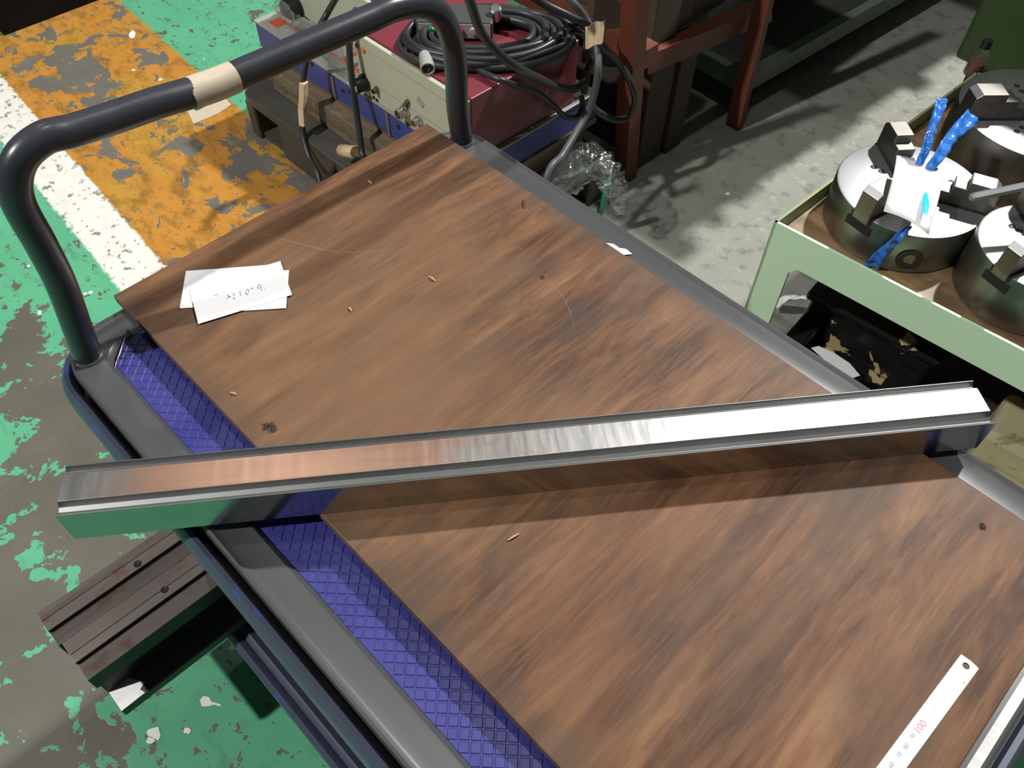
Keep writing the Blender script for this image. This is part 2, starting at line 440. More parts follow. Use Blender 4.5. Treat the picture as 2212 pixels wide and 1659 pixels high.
M_FILM = mat_film()
M_WOODBIT = plain('wood_splinter_tan', (.55, .38, .20), .6, 0, .2)
M_DARKBIT = plain('dark_grit', (.04, .03, .025), .7, 0, .2)
M_DARKCAB = plain('dark_machine_base', (.008, .0065, .005), .8, 0, .3, 6, .1)
M_DARKPLANK = plain('dark_plank', (.045, .036, .030), .6, 0, .4, 10)  # darker plank tone for some timber and the table's lower shelf
M_GREYPLATE = worn('scuffed_dark_steel_plate', (.07, .075, .075), (.28, .29, .29), .70, .4, 30)
M_CRANE = plain('orange_crane_paint', (.62, .23, .07), .5, 0, .1, 2)
M_STRIP = plain('white_plastic_strip', (.80, .81, .82), .3, 0, .05)

# ------------------------------------------------------------------ floor
f = MB()
f.add([(-7, -5, 0), (4, -5, 0), (4, 7, 0), (-7, 7, 0)], [(0, 1, 2, 3)])
floor = f.build('floor', M_FLOOR); floor['kind'] = 'structure'

def flat_patch(name, pts, z, th, mat, parent=None):
    b = MB(); n = len(pts)
    v = [Vector((p[0], p[1], z)) for p in pts]
    if sum(v[i].x * v[(i + 1) % n].y - v[(i + 1) % n].x * v[i].y for i in range(n)) < 0: v.reverse()
    b.add(v + [q + Vector((0, 0, th)) for q in v],
          [tuple(range(n - 1, -1, -1)), tuple(range(n, 2 * n))] + [(i, (i + 1) % n, n + (i + 1) % n, n + i) for i in range(n)])
    return b.build(name, mat, parent)
def blobpts(px, py, rx, ry, n=11, z=0.0):
    out = []
    for i in range(n):
        a = 2 * math.pi * i / n; k = random.uniform(.7, 1.2)
        out.append(at(px + rx * k * math.cos(a), py + ry * k * math.sin(a), z))
    return out
M_SPLAT = plain('white_paint_splat', (.82, .83, .78), .5, 0, .05)
sp = flat_patch('paint_splat', [at(x, y, .0004) for x, y in ((432, 1512), (440, 1503), (452, 1506), (457, 1516), (468, 1519), (478, 1522), (476, 1526), (462, 1522), (450, 1526), (436, 1526))], .0002, .0006, M_SPLAT, floor)
for (x, y, rx, ry) in ((405, 1578, 10, 8), (335, 1585, 16, 14), (325, 1600, 9, 9), (1585 - 1500 + 0, 570, 5, 4), (62, 575, 4, 3), (86, 676, 4, 5), (165, 637, 5, 3), (184, 635, 5, 3), (196, 632, 5, 3), (286, 75, 8, 10)):
    flat_patch('paint_splat', blobpts(x, y, rx, ry), .0002, .0006, M_SPLAT, floor)
scrap = flat_patch('paper_scrap', [at(*p, .001) for p in ((385, 184), (408, 176), (470, 196), (500, 226), (470, 246), (418, 268), (404, 238))], .0006, .0008, M_TAPE)
tag(scrap, 'torn beige paper stuck to the orange floor band, seen below the taped handle bar', 'paper')

# ------------------------------------------------------------------ trolley
def rrect(x0, x1, y0, y1, r, seg=8):
    out = []
    for (cx_, cy_, a0) in ((x1 - r, y1 - r, 0), (x0 + r, y1 - r, 90), (x0 + r, y0 + r, 180), (x1 - r, y0 + r, 270)):
        for k in range(seg + 1):
            a = math.radians(a0 + 90 * k / seg)
            out.append((cx_ + r * math.cos(a), cy_ + r * math.sin(a)))
    return out
def ring_loft(mb, X0, X1, Y0, Y1, rings, cap=None, mi=0, fm=None):
    """rings: (inset, z, corner radius)"""
    loops = []
    for (ins, z, r) in rings:
        loops.append([(p[0], p[1], z) for p in rrect(X0 + ins, X1 - ins, Y0 + ins, Y1 - ins, r)])
    n = len(loops[0]); b = len(mb.v)
    for l in loops: mb.v += l
    for i in range(len(loops) - 1):
        for j in range(n):
            j2 = (j + 1) % n
            mb.f.append([b + i * n + j, b + i * n + j2, b + (i + 1) * n + j2, b + (i + 1) * n + j]); mb.m.append(fm[i] if fm else mi)
    if cap == 'top':
        mb.f.append([b + (len(loops) - 1) * n + j for j in range(n)]); mb.m.append(mi)

DX0, DX1, DY0, DY1 = -.735, .1570, .0525, .6330
cart = empty('trolley', (-.29, .34, 0))
tag(cart, 'two-tier hand trolley with grey rim, blue checkered deck mat and bent tube handle', 'trolley')
d = MB()
ring_loft(d, DX0, DX1, DY0, DY1, [(.020, .735, .05), (.004, .735, .055), (.001, .779, .055), (.0022, .7868, .0535), (.0048, .7885, .051), (.0075, .7868, .048), (.0105, .7852, .046), (.034, .7845, .034), (.0385, .7805, .030), (.040, .776, .03)], cap='top')
deck = d.build('deck_rim', M_RIM, cart, smooth=True, auto=35)
# bare worn metal along the near end edge
e = MB(); e.prism([(.1415, .7846), (.1500, .7875), (.1560, .7862), (.1575, .770), (.1415, .770)], (0, .10, 0), (0, .59, 0), (1, 0, 0), (0, 0, 1))
e.build('worn_end_edge', M_BRIGHT, cart)
# pressed corner crease
a0, a1 = at(276, 712, .7855), at(246, 803, .7855)
MB().tube([a0, (a0 + a1) / 2 + Vector((0, 0, .0005)), a1], [.0005, .0011, .0005], 8).build('corner_crease', M_BRIGHT, cart, smooth=True)
# paint flake on the right rim
flat_patch('paint_flake', [at(*p, .786) for p in ((1306, 525), (1325, 527), (1338, 536), (1352, 538), (1366, 549), (1345, 551), (1330, 541), (1318, 534))], .7857, .0006, M_SPLAT, cart)
# blue mat with raised square studs set at 45 degrees
mb = MB(); mx0, mx1, my0, my1 = DX0 + .0375, DX1 - .0375, DY0 + .0375, DY1 - .0375
ring_loft(mb, DX0, DX1, DY0, DY1, [(.0392, .776, .03), (.0392, .7795, .03)], cap='top')
pt = .0096
ca = math.cos(math.radians(43)); sa = math.sin(math.radians(43))
def stud(cx_, cy_):
    h0, h1 = pt * .46, pt * .37
    vs = []
    for (h, z) in ((h0, .7794), (h1, .78025)):
        for (ux, uy) in ((-1, -1), (1, -1), (1, 1), (-1, 1)):
            vs.append((cx_ + h * (ux * ca - uy * sa), cy_ + h * (ux * sa + uy * ca), z))
    mb.add(vs, [(4, 5, 6, 7), (0, 1, 5, 4), (1, 2, 6, 5), (2, 3, 7, 6), (3, 0, 4, 7)])
for i in range(-110, 110):
    for j in range(-110, 110):
        px_ = -.30 + pt * (i * ca - j * sa); py_ = .34 + pt * (i * sa + j * ca)
        if mx0 + .004 < px_ < mx1 - .004 and my0 + .004 < py_ < my1 - .004 and (py_ < .165 or py_ > .575 or px_ < -.71):
            if (px_ - mx0) + (py_ - my0) > .022: stud(px_, py_)
mato = mb.build('rubber_mat', M_MAT, cart); mato['label'] = 'blue rubber mat with raised square studs'
# bumper round the deck
def bumper(name, off, prof, z, mat):
    b = MB(); loops = []
    for (o_, dz) in prof:
        loops.append([(p[0], p[1], z + dz) for p in rrect(DX0 - off - o_, DX1 + off + o_, DY0 - off - o_, DY1 + off + o_, .056 + off + o_, 8)])
    n = len(loops[0])
    for l in loops: b.v += l
    k = len(loops)
    for i in range(k):
        i2 = (i + 1) % k
        for j in range(n):
            j2 = (j + 1) % n
            b.f.append([i * n + j, i * n + j2, i2 * n + j2, i2 * n + j]); b.m.append(0)
    return b.build(name, mat, cart, smooth=True, auto=50)
up = [(.0000, -.030), (.0060, -.036), (.0120, -.031), (.0145, -.020), (.0145, -.008), (.0125, .002), (.0080, .0075), (.0035, .0065), (.0000, -.002)]
bumper('bumper', .0025, up, .765, M_BUMP)
lo = [(-.020, -.012), (-.004, -.020), (.010, -.024), (.020, -.020), (.0270, -.010), (.0255, .000), (.0185, .006), (.0105, .002), (.0085, -.001), (.0065, .002), (-.001, .006), (-.009, .001), (-.014, -.004)]
bumper('bumper', 0.0, lo, .196, M_BUMP)
s_ = MB(); ring_loft(s_, DX0, DX1, DY0, DY1, [(.006, .165, .05), (.004, .192, .05), (.010, .198, .05), (.03, .199, .04)], cap='top')
s_.build('lower_shelf', M_RIM, cart, smooth=True, auto=35)
sk = MB(); ring_loft(sk, DX0, DX1, DY0, DY1, [(.010, .744, .05), (-.006, .744, .058)])
sk.build('gap_shade_strip', M_BLACK, cart)  # black strip closing the gap, its shade put into the colour
# handle
HX = -.699
hp = [(HX, .077, .40), (HX, .077, .60), (HX, .077, .74), (HX, .077, .786)]
hpx = [(135, 620), (90, 530), (37, 430), (40, 352), (92, 300), (160, 282), (250, 253), (340, 222), (455, 187), (550, 147), (640, 108), (720, 74), (800, 40), (850, 18), (905, 10), (948, 28), (975, 82), (985, 150), (988, 230)]
hp += [atx(x, y, HX) for x, y in hpx]
hp += [(HX, .6085, .786), (HX, .6085, .74), (HX, .6085, .60), (HX, .6085, .40)]
hpts = spline(hp, 8)
handle = MB().tube(hpts, .0142, 24).build('handle', M_TUBE, cart, smooth=True, auto=60)
ta, tb = atx(407, 206, HX), atx(505, 167, HX)
tp = [ta.lerp(tb, k / 4) for k in range(5)]
near = lambda q: min(hpts, key=lambda h: (h - q).length)
i0 = min(range(len(hpts)), key=lambda i: (hpts[i] - ta).length); i1 = min(range(len(hpts)), key=lambda i: (hpts[i] - tb).length)
tw = MB().tube([ta] + hpts[i0 + 1:i1] + [tb], .0151, 28).build('tape_wrap', M_TAPE, handle, smooth=True, auto=60)
tw['label'] = 'beige tape wrapped round the bar'
for (x, y) in ((HX, .077), (HX, .6085)):
    MB().lathe([(.0142, 0), (.0168, 0), (.0164, .0015), (.0145, .003)], (x, y, .785), 24).build('leg_collar', M_RIM, cart, smooth=True, auto=40)
for (x, y) in ((HX, .077), (HX, .6085), (.115, .095), (.115, .59)):
    MB().tube([(x, y, .195), (x, y, .40 if x < 0 else .74)], .0142, 16).build('corner_post', M_TUBE, cart, smooth=True, auto=60)
for (x, y) in ((-.64, .13), (-.64, .555), (.06, .13), (.06, .555)):
    MB().lathe([(0, -.016), (.05, -.016), (.0575, -.010), (.0575, .010), (.05, .016), (0, .016)], (x, y, .0575), 28, ax=(0, 1, 0)).build('caster_wheel', M_BLACK, cart, smooth=True, auto=40)
    MB().box(x - .018, x + .018, y - .024, y - .020, .045, .165).box(x - .018, x + .018, y + .020, y + .024, .045, .165).box(x - .035, x + .035, y - .03, y + .03, .160, .166).build('caster_fork', M_DARKSTEEL, cart)

# ------------------------------------------------------------------ plywood board on the deck
b = MB(); b.box(-.744, .1365, .1355, .5870, .7888, .8000)
# bearers that hold the sheet above the mat
board = b.build('plywood_board', M_BOARD, None, bevel=.0012)
tag(board, 'reddish brown stained plywood sheet laid over the trolley deck', 'board')
for (x, y, dx, dy, col, nm, lb) in ((934, 602, 7, 5, M_WOODBIT, 'wood_splinter', 'tiny pale wood splinter on the board, above its middle'), (505, 850, 7, 2, M_WOODBIT, 'wood_splinter', 'tiny pale wood splinter near the board left edge'),
    (1110, 1160, 12, -7, M_WOODBIT, 'wood_splinter', 'pale wood splinter just below the steel die'), (757, 668, 3, 4, M_WOODBIT, 'wood_splinter', 'tiny tan wood crumb right of the white cards'),
    (800, 394, 5, 4, M_WOODBIT, 'wood_splinter', 'tan wood crumb near the handle end of the board'), (1131, 440, 1, 9, M_DARKBIT, 'twig', 'short dark twig near the board right edge'),
    (1172, 598, 4, 2, M_DARKBIT, 'grit_flake', 'small dark flake on the board right of its middle')):
    p, q = at(x - dx, y - dy, .8012), at(x + dx, y + dy, .8012)
    tag(MB().tube([p, (p + q) / 2 + Vector((0, 0, .0008)), q], [.0006, .0011, .0005], 6).build(nm, col), lb, 'splinter' if col is M_WOODBIT else 'debris')
sh = MB()
for k in range(16):
    c = at(582 + random.uniform(-10, 12), 922 + random.uniform(-6, 6), .8008); an = random.uniform(0, 6.28); r = random.uniform(.002, .004)
    sh.tube([c - Vector((math.cos(an), math.sin(an), 0)) * r, c + Vector((0, 0, .0012)), c + Vector((math.cos(an), math.sin(an), .1)) * r], .0005, 5)
tag(sh.build('wood_shavings', M_DARKBIT), 'small clump of dark shavings on the board just above the die', 'shavings')['kind'] = 'stuff'
sh = MB()
for k in range(10):
    c = at(2122 + random.uniform(-5, 5), 1136 + random.uniform(-5, 5), .8006); an = random.uniform(0, 6.28); r = random.uniform(.001, .0025)
    sh.tube([c - Vector((math.cos(an), math.sin(an), 0)) * r, c + Vector((0, 0, .0008)), c + Vector((math.cos(an), math.sin(an), .1)) * r], .0004, 5)
tag(sh.build('dark_shavings', M_DARKBIT), 'speck of dark shavings on the board near the right rim below the die', 'shavings')['kind'] = 'stuff'

# ------------------------------------------------------------------ press brake die across the board
dd = Vector((.6102, .7922, 0)); dn = Vector((.7922, -.6102, 0)); G = Vector((-.5, -.0334, 0)); L = .8365
prof = [(0, .8002), (0, .8418), (-.0007, .8422), (-.0064, .8356), (-.0105, .8374), (-.0138, .8424), (-.0408, .8424), (-.0430, .8386), (-.0452, .8376), (-.0488, .8428), (-.0497, .8426), (-.0497, .8002)]
fm = [0, 2, 2, 2, 2, 1, 2, 2, 2, 2, 0, 0]
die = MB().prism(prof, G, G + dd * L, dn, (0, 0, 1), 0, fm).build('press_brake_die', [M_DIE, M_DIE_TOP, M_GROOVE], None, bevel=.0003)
tag(die, 'long polished steel press brake die lying diagonally across the board', 'die')

# ------------------------------------------------------------------ cards
def card(name, p00, p10, p01, z, label):
    """p00 lower left, p10 lower right, p01 upper left (pixels on the board plane)"""
    A, B, D = [at(*p, z) for p in (p00, p10, p01)]
    C = B + D - A
    b = MB(); up = Vector((0, 0, .0004))
    b.hexa([A, B, C, D], [A + up, B + up, C + up, D + up])
    o = b.build(name, M_PAPER); tag(o, label, 'card', 'white cards on the board'); return o
def card_w(name, A, B, D, z, label):
    A, B, D = [Vector((*p, z)) for p in (A, B, D)]; C = B + D - A
    b = MB(); up = Vector((0, 0, .0005)); n = 8; vs = []
    for k in range(n + 1):
        t_ = k / n; lift = Vector((0, 0, .0002 * (2 * t_ - 1) ** 2))
        for q in (A.lerp(B, t_), D.lerp(C, t_)): vs += [q + lift, q + lift + up]
    fs = []
    for k in range(n):
        a = 4 * k; c = 4 * (k + 1)
        fs += [(a + 1, c + 1, c + 3, a + 3), (a, a + 2, c + 2, c), (a, c, c + 1, a + 1), (a + 2, a + 3, c + 3, c + 2)]
    fs += [(0, 1, 3, 2), (4 * n, 4 * n + 2, 4 * n + 3, 4 * n + 1)]
    o = b.add(vs, fs).build(name, M_PAPER); tag(o, label, 'card', 'white cards on the board'); return o
card_w('note_card', (-.676, .177), (-.6205, .2485), (-.721, .212), .8003, 'white card at the bottom of the fanned card stack, sticking out to the left')
card_w('note_card', (-.655, .188), (-.597, .259), (-.700, .224), .8010, 'white card in the middle of the fanned stack, lower right corner showing')
top_card = card_w('note_card', (-.6415, .1790), (-.608, .275), (-.6935, .2000), .8017, 'white card on top of the fanned stack, with faint blue handwriting')
def wr(pts):
    s = .16275
    return [at(340 + x * s, 540 + y * s, .8026) for x, y in pts]
strokes = [[(750, 605), (820, 580)], [(930, 600), (975, 622), (925, 635)], [(935, 650), (915, 695)], [(998, 590), (1024, 578), (1028, 600), (1010, 640), (1034, 646)], [(1100, 545), (1112, 602)],
           [(1198 + 22 * math.cos(a * .63), 555 + 33 * math.sin(a * .63)) for a in range(11)], [(1242, 512), (1278, 500)],
           [(1352 + 19 * math.cos(a * .63), 482 + 25 * math.sin(a * .63)) for a in range(11)], [(1372, 465), (1380, 500), (1388, 532)], [(1430, 512), (1434, 518)]]
ink = MB()
for s in strokes: ink.tube(wr(s), .00035, 5)
ink.build('handwriting', M_INK, top_card)

# ------------------------------------------------------------------ steel ruler
RL = empty('steel_ruler', (.101, .34, .8005))
tag(RL, 'bright steel rule with a hanging hole, lying near the trolley near end', 'ruler')
u = Vector((.0035, .1175, 0)).normalized(); v = Vector((u.y, -u.x, 0)); R0 = Vector((.1036, .4310, .8002)); Wd = .0155
b = MB(); hc = R0 - u * .0065 - v * .0003; hr = .0029; nseg = 36
angs = [2 * math.pi * k / 32 for k in range(32)]
for (cu_, cv_) in ((-.012, (R0 - hc).dot(v) + Wd / 2), (-.012, (R0 - hc).dot(v) - Wd / 2), ((R0 - hc).dot(u) - .0009, (R0 - hc).dot(v) + Wd / 2), ((R0 - hc).dot(u) - .0009, (R0 - hc).dot(v) - Wd / 2)):
    angs.append(math.atan2(cv_, cu_) % (2 * math.pi))
angs.sort()
ring_i = [hc + (u * math.cos(a) + v * math.sin(a)) * hr for a in angs]
ring_o = []
for k in range(nseg):
    a = angs[k]; c_, s2 = math.cos(a), math.sin(a)
    # clip the outward ray to the rule's end outline
    best = 9
    if s2 > 1e-6: best = min(best, ((R0 - hc).dot(v) + Wd / 2) / s2)
    if s2 < -1e-6: best = min(best, ((R0 - hc).dot(v) - Wd / 2) / s2)
    if c_ < -1e-6: best = min(best, .012 / -c_)
    if c_ > 1e-6: best = min(best, ((R0 - hc).dot(u) - .0012 * (s2) ** 2) / c_)
    ring_o.append(hc + u * c_ * best + v * s2 * best)
th = Vector((0, 0, .0006)); vs = ring_i + ring_o + [q + th for q in ring_i] + [q + th for q in ring_o]; n = nseg; fs = []
for k in range(n):
    k2 = (k + 1) % n
    fs += [(2 * n + k, 3 * n + k, 3 * n + k2, 2 * n + k2), (k, k2, n + k2, n + k), (n + k, n + k2, 3 * n + k2, 3 * n + k), (k, 2 * n + k, 2 * n + k2, k2)]
b.add(vs, fs)
E0 = hc - u * .012; E1 = R0 - u * .175
c0 = [E0 + v * (Wd / 2 + (R0 - E0).dot(v)), E0 + v * (-Wd / 2 + (R0 - E0).dot(v)), E1 - v * Wd / 2, E1 + v * Wd / 2]
b.hexa([c0[3], c0[0], c0[1], c0[2]], [q + th for q in (c0[3], c0[0], c0[1], c0[2])])
b.build('blade', M_RULER, RL)
zt = .80088
def rpos(px, py):
    return at(1900 + px * .1682, 1380 + py * .1682, zt)
tm = lambda p: Matrix.Translation(p) @ Matrix((u, Vector((-u.y, u.x, 0)), Vector((0, 0, 1)))).transposed().to_4x4()
p100 = rpos(530, 1135)
text_mesh('numeral_100', '100', .0080, tm(p100), M_REDINK, RL)
for k, (s, px, py) in enumerate((('110', 612, 1025), ('120', 705, 905), ('130', 795, 780), ('140', 880, 672), ('90', 430, 1250), ('80', 345, 1380), ('70', 255, 1490), ('60', 155, 1620))):
    text_mesh('numeral', s, .0046, tm(rpos(px, py)), M_INK if k < 4 else M_DARKINK, RL)
tk = MB(); t0 = rpos(1090, 560)
tk.box(-.0012, .0012, -.0003, .0003, 0, .0001, 0, Matrix.Translation(t0) @ Matrix((v, u, Vector((0, 0, 1)))).transposed().to_4x4())
tk.build('end_mark', M_DARKINK, RL)
gr = MB(); mm = Matrix((u, v, Vector((0, 0, 1)))).transposed().to_4x4(); base = p100 - v * (p100 - R0).dot(v)
for k in range(-110, 46):
    ln = .0030 if k % 10 == 0 else (.0022 if k % 5 == 0 else .0015)
    q = base + u * (k * .001)
    for sgn in (-1, 1):
        y0 = sgn * Wd / 2; y1 = sgn * (Wd / 2 - ln)
        gr.box(-.00006, .00006, min(y0, y1), max(y0, y1), 0, .00005, 0, Matrix.Translation((q.x, q.y, .8008)) @ mm)
gr.build('graduations', plain('pale_graduation', (.62, .63, .68), .5, 0, .05), RL)

# ------------------------------------------------------------------ steel rails on the lower shelf
def rail(name, x0, xr, x1, x2, ye, ztop, zfl, zb, holes, label):
    r = empty(name, ((x0 + x2) / 2, ye + .3, zb)); tag(r, label, 'rail', 'steel rails on the lower shelf')
    b = MB(); b.prism([(x0, zb), (x2, zb), (x2, zfl), (x1 - .001, zfl - .002), (x1, ztop), (xr + .001, ztop + .0006), (xr, ztop - .0008), (x0, ztop - .0008)], (0, ye, 0), (.016, ye + .70, 0), (1, 0, 0), (0, 0, 1), 0, [1, 1, 0, 1, 0, 0, 0, 1])  # side and step faces take a darker steel than the tops
    b.build('rail_body', [M_DARKSTEEL, M_BLACKSTEEL], r, bevel=.0008)
    for h in holes:
        MB().lathe([(.0056, .0), (.0050, .0012), (.0046, .0012), (.0043, .0009), (0, .0009)], (h[0], h[1], ztop + .0004), 20).build('bolt_hole', M_HOLE, r, smooth=True)
    return r
h1 = at(295.9, 1216.3, .33); h2 = at(357.4, 1276, .33)
rail('steel_rail', -.783, -.767, -.747, -.7215, -.150, .330, .3245, .290, [(h1.x + .002, h1.y)], 'stepped dark steel rail with one bolt hole, the one closer to the die end')
rail('steel_rail', -.7185, -.695, -.679, -.6490, -.144, .330, .3245, .290, [(h2.x - .002, h2.y)], 'stepped dark steel rail with one bolt hole, the lower one beside the black beam face')
bm_ = empty('flanged_beam', (-.71, .2, .205)); tag(bm_, 'dark steel beam with lamplight painted on its bottom flange corner, beneath the two stepped rails', 'beam')
MB().prism([(-.775, .2262), (-.668, .2262), (-.668, .2895), (-.775, .2895)], (0, -.143, 0), (.016, .55, 0), (1, 0, 0), (0, 0, 1)).build('web', M_BLACKSTEEL, bm_)
flat_patch('lit_corner_patch', [(-.669, -.1425), (-.631, -.1425), (-.631, -.105), (-.640, -.108), (-.645, -.098), (-.668, -.112)], .2256, .0006, M_LITCORNER, bm_)  # lamplit patch on the flange, painted as a thin bright plate
MB().prism([(-.785, .2065), (-.632, .2065), (-.630, .2080), (-.630, .2240), (-.632, .2258), (-.785, .2258)], (0, -.143, 0), (.016, .55, 0), (1, 0, 0), (0, 0, 1)).build('flange', M_GREYPLATE, bm_, bevel=.0012)

# ------------------------------------------------------------------ pallet and stacked units
pal = empty('plastic_pallet', (-1.45, 1.2, 0)); tag(pal, 'dark plastic pallet under the stacked control units', 'pallet')
PX0, PX1, PY0, PY1 = -1.950, -1.06, .900, 1.46
p_ = MB(); ring_loft(p_, PX0, PX1, PY0, PY1, [(.006, .108, .028), (.0, .112, .03), (.0, .134, .03), (.005, .1395, .03)], cap='top')
p_.build('top_deck', M_PALLET, pal, smooth=True, auto=40)
def foot(x0, x1, y0, y1):
    q = MB(); q.box(x0, x1, y0, y1, .0, .112); q.build('foot_block', M_PALLET, pal, bevel=.006)
for (y0, y1) in ((.902, 1.00), (1.14, 1.22), (1.36, 1.455)):
    foot(-1.946, -1.905, y0, y1); foot(-1.788, -1.25, y0, y1); foot(-1.12, -1.064, y0, y1)
MB().box(PX0 + .01, PX1 - .01, .915, 1.45, .002, .018).build('bottom_board', M_PALLET, pal)

ca_ = MB().box(-1.885, -1.135, .968, 1.40, .1400, .2080).build('flat_carton', M_CARTON, None, bevel=.004)
tag(ca_, 'flat brown carton wrapped in clear film, between the pallet and the blue cabinet', 'carton')
# film band round the carton top edge
fb = MB(); n = 90
pth = [(-1.893 + .87 * k / n, .958 + .004 * math.sin(k * 1.7) + .003 * math.sin(k * .61)) for k in range(n + 1)]
vs = []; fs = []
for k, (x, y) in enumerate(pth):
    for j, (oy, z) in enumerate(((.004, .172), (-.004, .183), (-.007, .196), (-.004, .208), (.006, .216), (.024, .219))):
        vs.append((x, y + oy + .004 * math.sin(k * 2.3 + j * 1.9), z + .003 * math.sin(k * 1.3 + j * 2.7)))
for k in range(n):
    for j in range(5):
        a = k * 6 + j; fs.append((a, a + 6, a + 7, a + 1))
tag(fb.add(vs, fs).build('stretch_film_band', M_FILM, None, smooth=True), 'crinkled clear film band along the carton top edge', 'film')

bu = empty('blue_cabinet', (-1.54, 1.2, .214)); tag(bu, 'low blue cabinet with grey top, red lines and film, stacked on the carton', 'cabinet')
MB().box(-1.962, -1.115, 1.004, 1.42, .2085, .2230).build('base_band', M_BROWNBAND, bu)
MB().box(-1.965, -1.120, 1.000, 1.42, .2235, .2900).build('body', M_BLUEBOX, bu, bevel=.002)
MB().box(-1.967, -1.118, .998, 1.42, .2905, .2965).build('top_plate', M_GREYTOP, bu, bevel=.0015)
for x in (-1.63, -1.415, -1.84): MB().box(x - .006, x + .006, .9975, .9995, .224, .289).build('panel_joint', M_BROWNBAND, bu)
for (x0, x1, y0, y1) in ((-1.93, -1.52, 1.045, 1.057), (-1.66, -1.645, 1.057, 1.12), (-1.905, -1.90, 1.05, 1.058), (-1.93, -1.89, 1.020, 1.045)):
    MB().box(x0, x1, y0, y1, .2966, .2970).build('red_line', M_REDMARK, bu)
for (x, z) in ((-1.59, .262), (-1.56, .272), (-1.375, .268), (-1.86, .277), (-1.715, .279)):
    MB().lathe([(.006, .0), (.006, .0012), (.0035, .0014), (.003, .0004), (0, .0004)], (x, .9999, z), 14, ax=(0, -1, 0)).build('screw_hole', M_HOLE, bu)
MB().box(-1.9665, -1.9655, 1.012, 1.062, .226, .276).build('label_plate', M_REDMARK, bu)
MB().box(-1.9672, -1.9662, 1.017, 1.057, .232, .268).build('label_paper', M_TAPE, bu)

def ctl_unit(name, x0, x1, y0, y1, z0, z1, label):
    r = empty(name, ((x0 + x1) / 2, (y0 + y1) / 2, z0)); tag(r, label, 'control unit')
    MB().box(x0 + .003, x1, y0 + .012, y1, z0 + .002, z1).build('cover', M_MAROON, r, bevel=.003)
    MB().box(x0, x1 - .002, y0, y0 + .0115, z0, z1 - .004).build('front_panel', M_BEIGE, r, bevel=.002)
    return r
U1 = ctl_unit('control_unit', -1.507, -1.128, 1.000, 1.345, .2975, .4560, 'maroon control unit with beige front panel, black knob and cable coil on top')
yf = .9995
for z in (.345, .425):
    MB().box(-1.490, -1.14, yf - .0006, yf + .001, z - .0008, z + .0008).build('panel_line', M_GREYTOP, U1)
MB().lathe([(.0005, 0), (.021, 0), (.021, .004), (.017, .005), (.0165, .030), (.0145, .033), (0, .033)], aty(788, 178, yf), 28, ax=(0, -1, 0)).build('knob', M_BLACK, U1, smooth=True, auto=35)
kb = aty(788, 178, yf)
MB().lathe([(.0145, .0332), (.0145, .036), (.013, .037), (0, .0372)], kb, 24, ax=(0, -1, 0)).build('knob_cap', M_BEIGE, U1, smooth=True, auto=35)
def plug(name, px, py, r, l, m=M_BRIGHT):
    c = aty(px, py, yf)
    MB().lathe([(r * 1.25, 0), (r * 1.25, .004), (r, .005), (r, l), (r * .78, l), (r * .74, l * .35), (0, l * .35)], c, 26, ax=(0, -1, 0)).build(name, m, U1, smooth=True, auto=35)
plug('toggle_switch', 815, 194, .0065, .013, M_DARKSTEEL); plug('socket', 876, 239, .0125, .024); plug('socket', 906, 260, .0095, .018)
MB().box(-.004, .004, -.008, 0, -.012, .012, 0, Matrix.Translation(aty(880, 222, yf)) @ Matrix.Rotation(.6, 4, 'Y')).build('key_tab', M_DARKSTEEL, U1)
for (px, py, r, m) in ((771, 99, .006, M_REDMARK), (785, 108, .007, M_ORANGEMARK), (808, 210, .004, M_HOLE), (815, 216, .004, M_HOLE), (881, 270, .004, M_HOLE)):
    MB().lathe([(r, 0), (r, .002), (r * .7, .003), (0, .003)], aty(px, py, yf), 16, ax=(0, -1, 0)).build('indicator', m, U1, smooth=True)
q = aty(908, 221, yf)
MB().box(-.011, .011, -.001, 0, -.008, .008, 0, Matrix.Translation(q) @ Matrix.Rotation(.5, 4, 'Y')).build('rating_plate', M_GREYTOP, U1)
U2 = ctl_unit('control_unit', -1.90, -1.530, 1.105, 1.46, .2975, .4560, 'maroon control unit with beige panel and film, behind the bar of the handle')
yf = 1.1045
MB().lathe([(.0005, 0), (.034, 0), (.034, .004), (.028, .006), (.027, .034), (.024, .037), (0, .037)], aty(640, 14, yf), 28, ax=(0, -1, 0)).build('knob', M_BLACK, U2, smooth=True, auto=35)
for (px, py) in ((662, 39), (667, 44), (705, 39)):
    MB().lathe([(.004, 0), (.004, .002), (0, .002)], aty(px, py, yf), 12, ax=(0, -1, 0)).build('screw_hole', M_HOLE, U2)
# crumpled film over the left of the blue cabinet
def film_lump(name, pts, rad, label, seed, mats=M_FILM, n=14, squash=.6):
    random.seed(seed); sp = spline(pts, 6); k = len(sp); b = MB(); vs = []
    for i, p in enumerate(sp):
        t_ = sp[min(i + 1, k - 1)] - sp[max(i - 1, 0)]; t_.normalize()
        uu = t_.cross(Vector((0, 0, 1))).normalized(); vv = uu.cross(t_)
        tap = math.sin(math.pi * (i + .6) / (k + .2)) ** .4
        for j in range(n):
            a = 2 * math.pi * j / n; r = rad * tap * random.uniform(.62, 1.15)
            vs.append(p + uu * math.cos(a) * r + vv * math.sin(a) * r * squash)
    fs = [(i * n + j, i * n + (j + 1) % n, (i + 1) * n + (j + 1) % n, (i + 1) * n + j) for i in range(k - 1) for j in range(n)]
    fs += [tuple(range(n - 1, -1, -1)), tuple(range((k - 1) * n, k * n))]
    o = b.add(vs, fs).build(name, mats, None, smooth=True); tag(o, label, 'film'); return o
film_lump('plastic_film', [at(600, 5, .42), at(612, 25, .36), at(632, 45, .325), at(655, 62, .32), at(690, 85, .315), at(720, 130, .312), at(752, 165, .312)], .030, 'crumpled clear film lying on the grey top of the blue cabinet', 3)

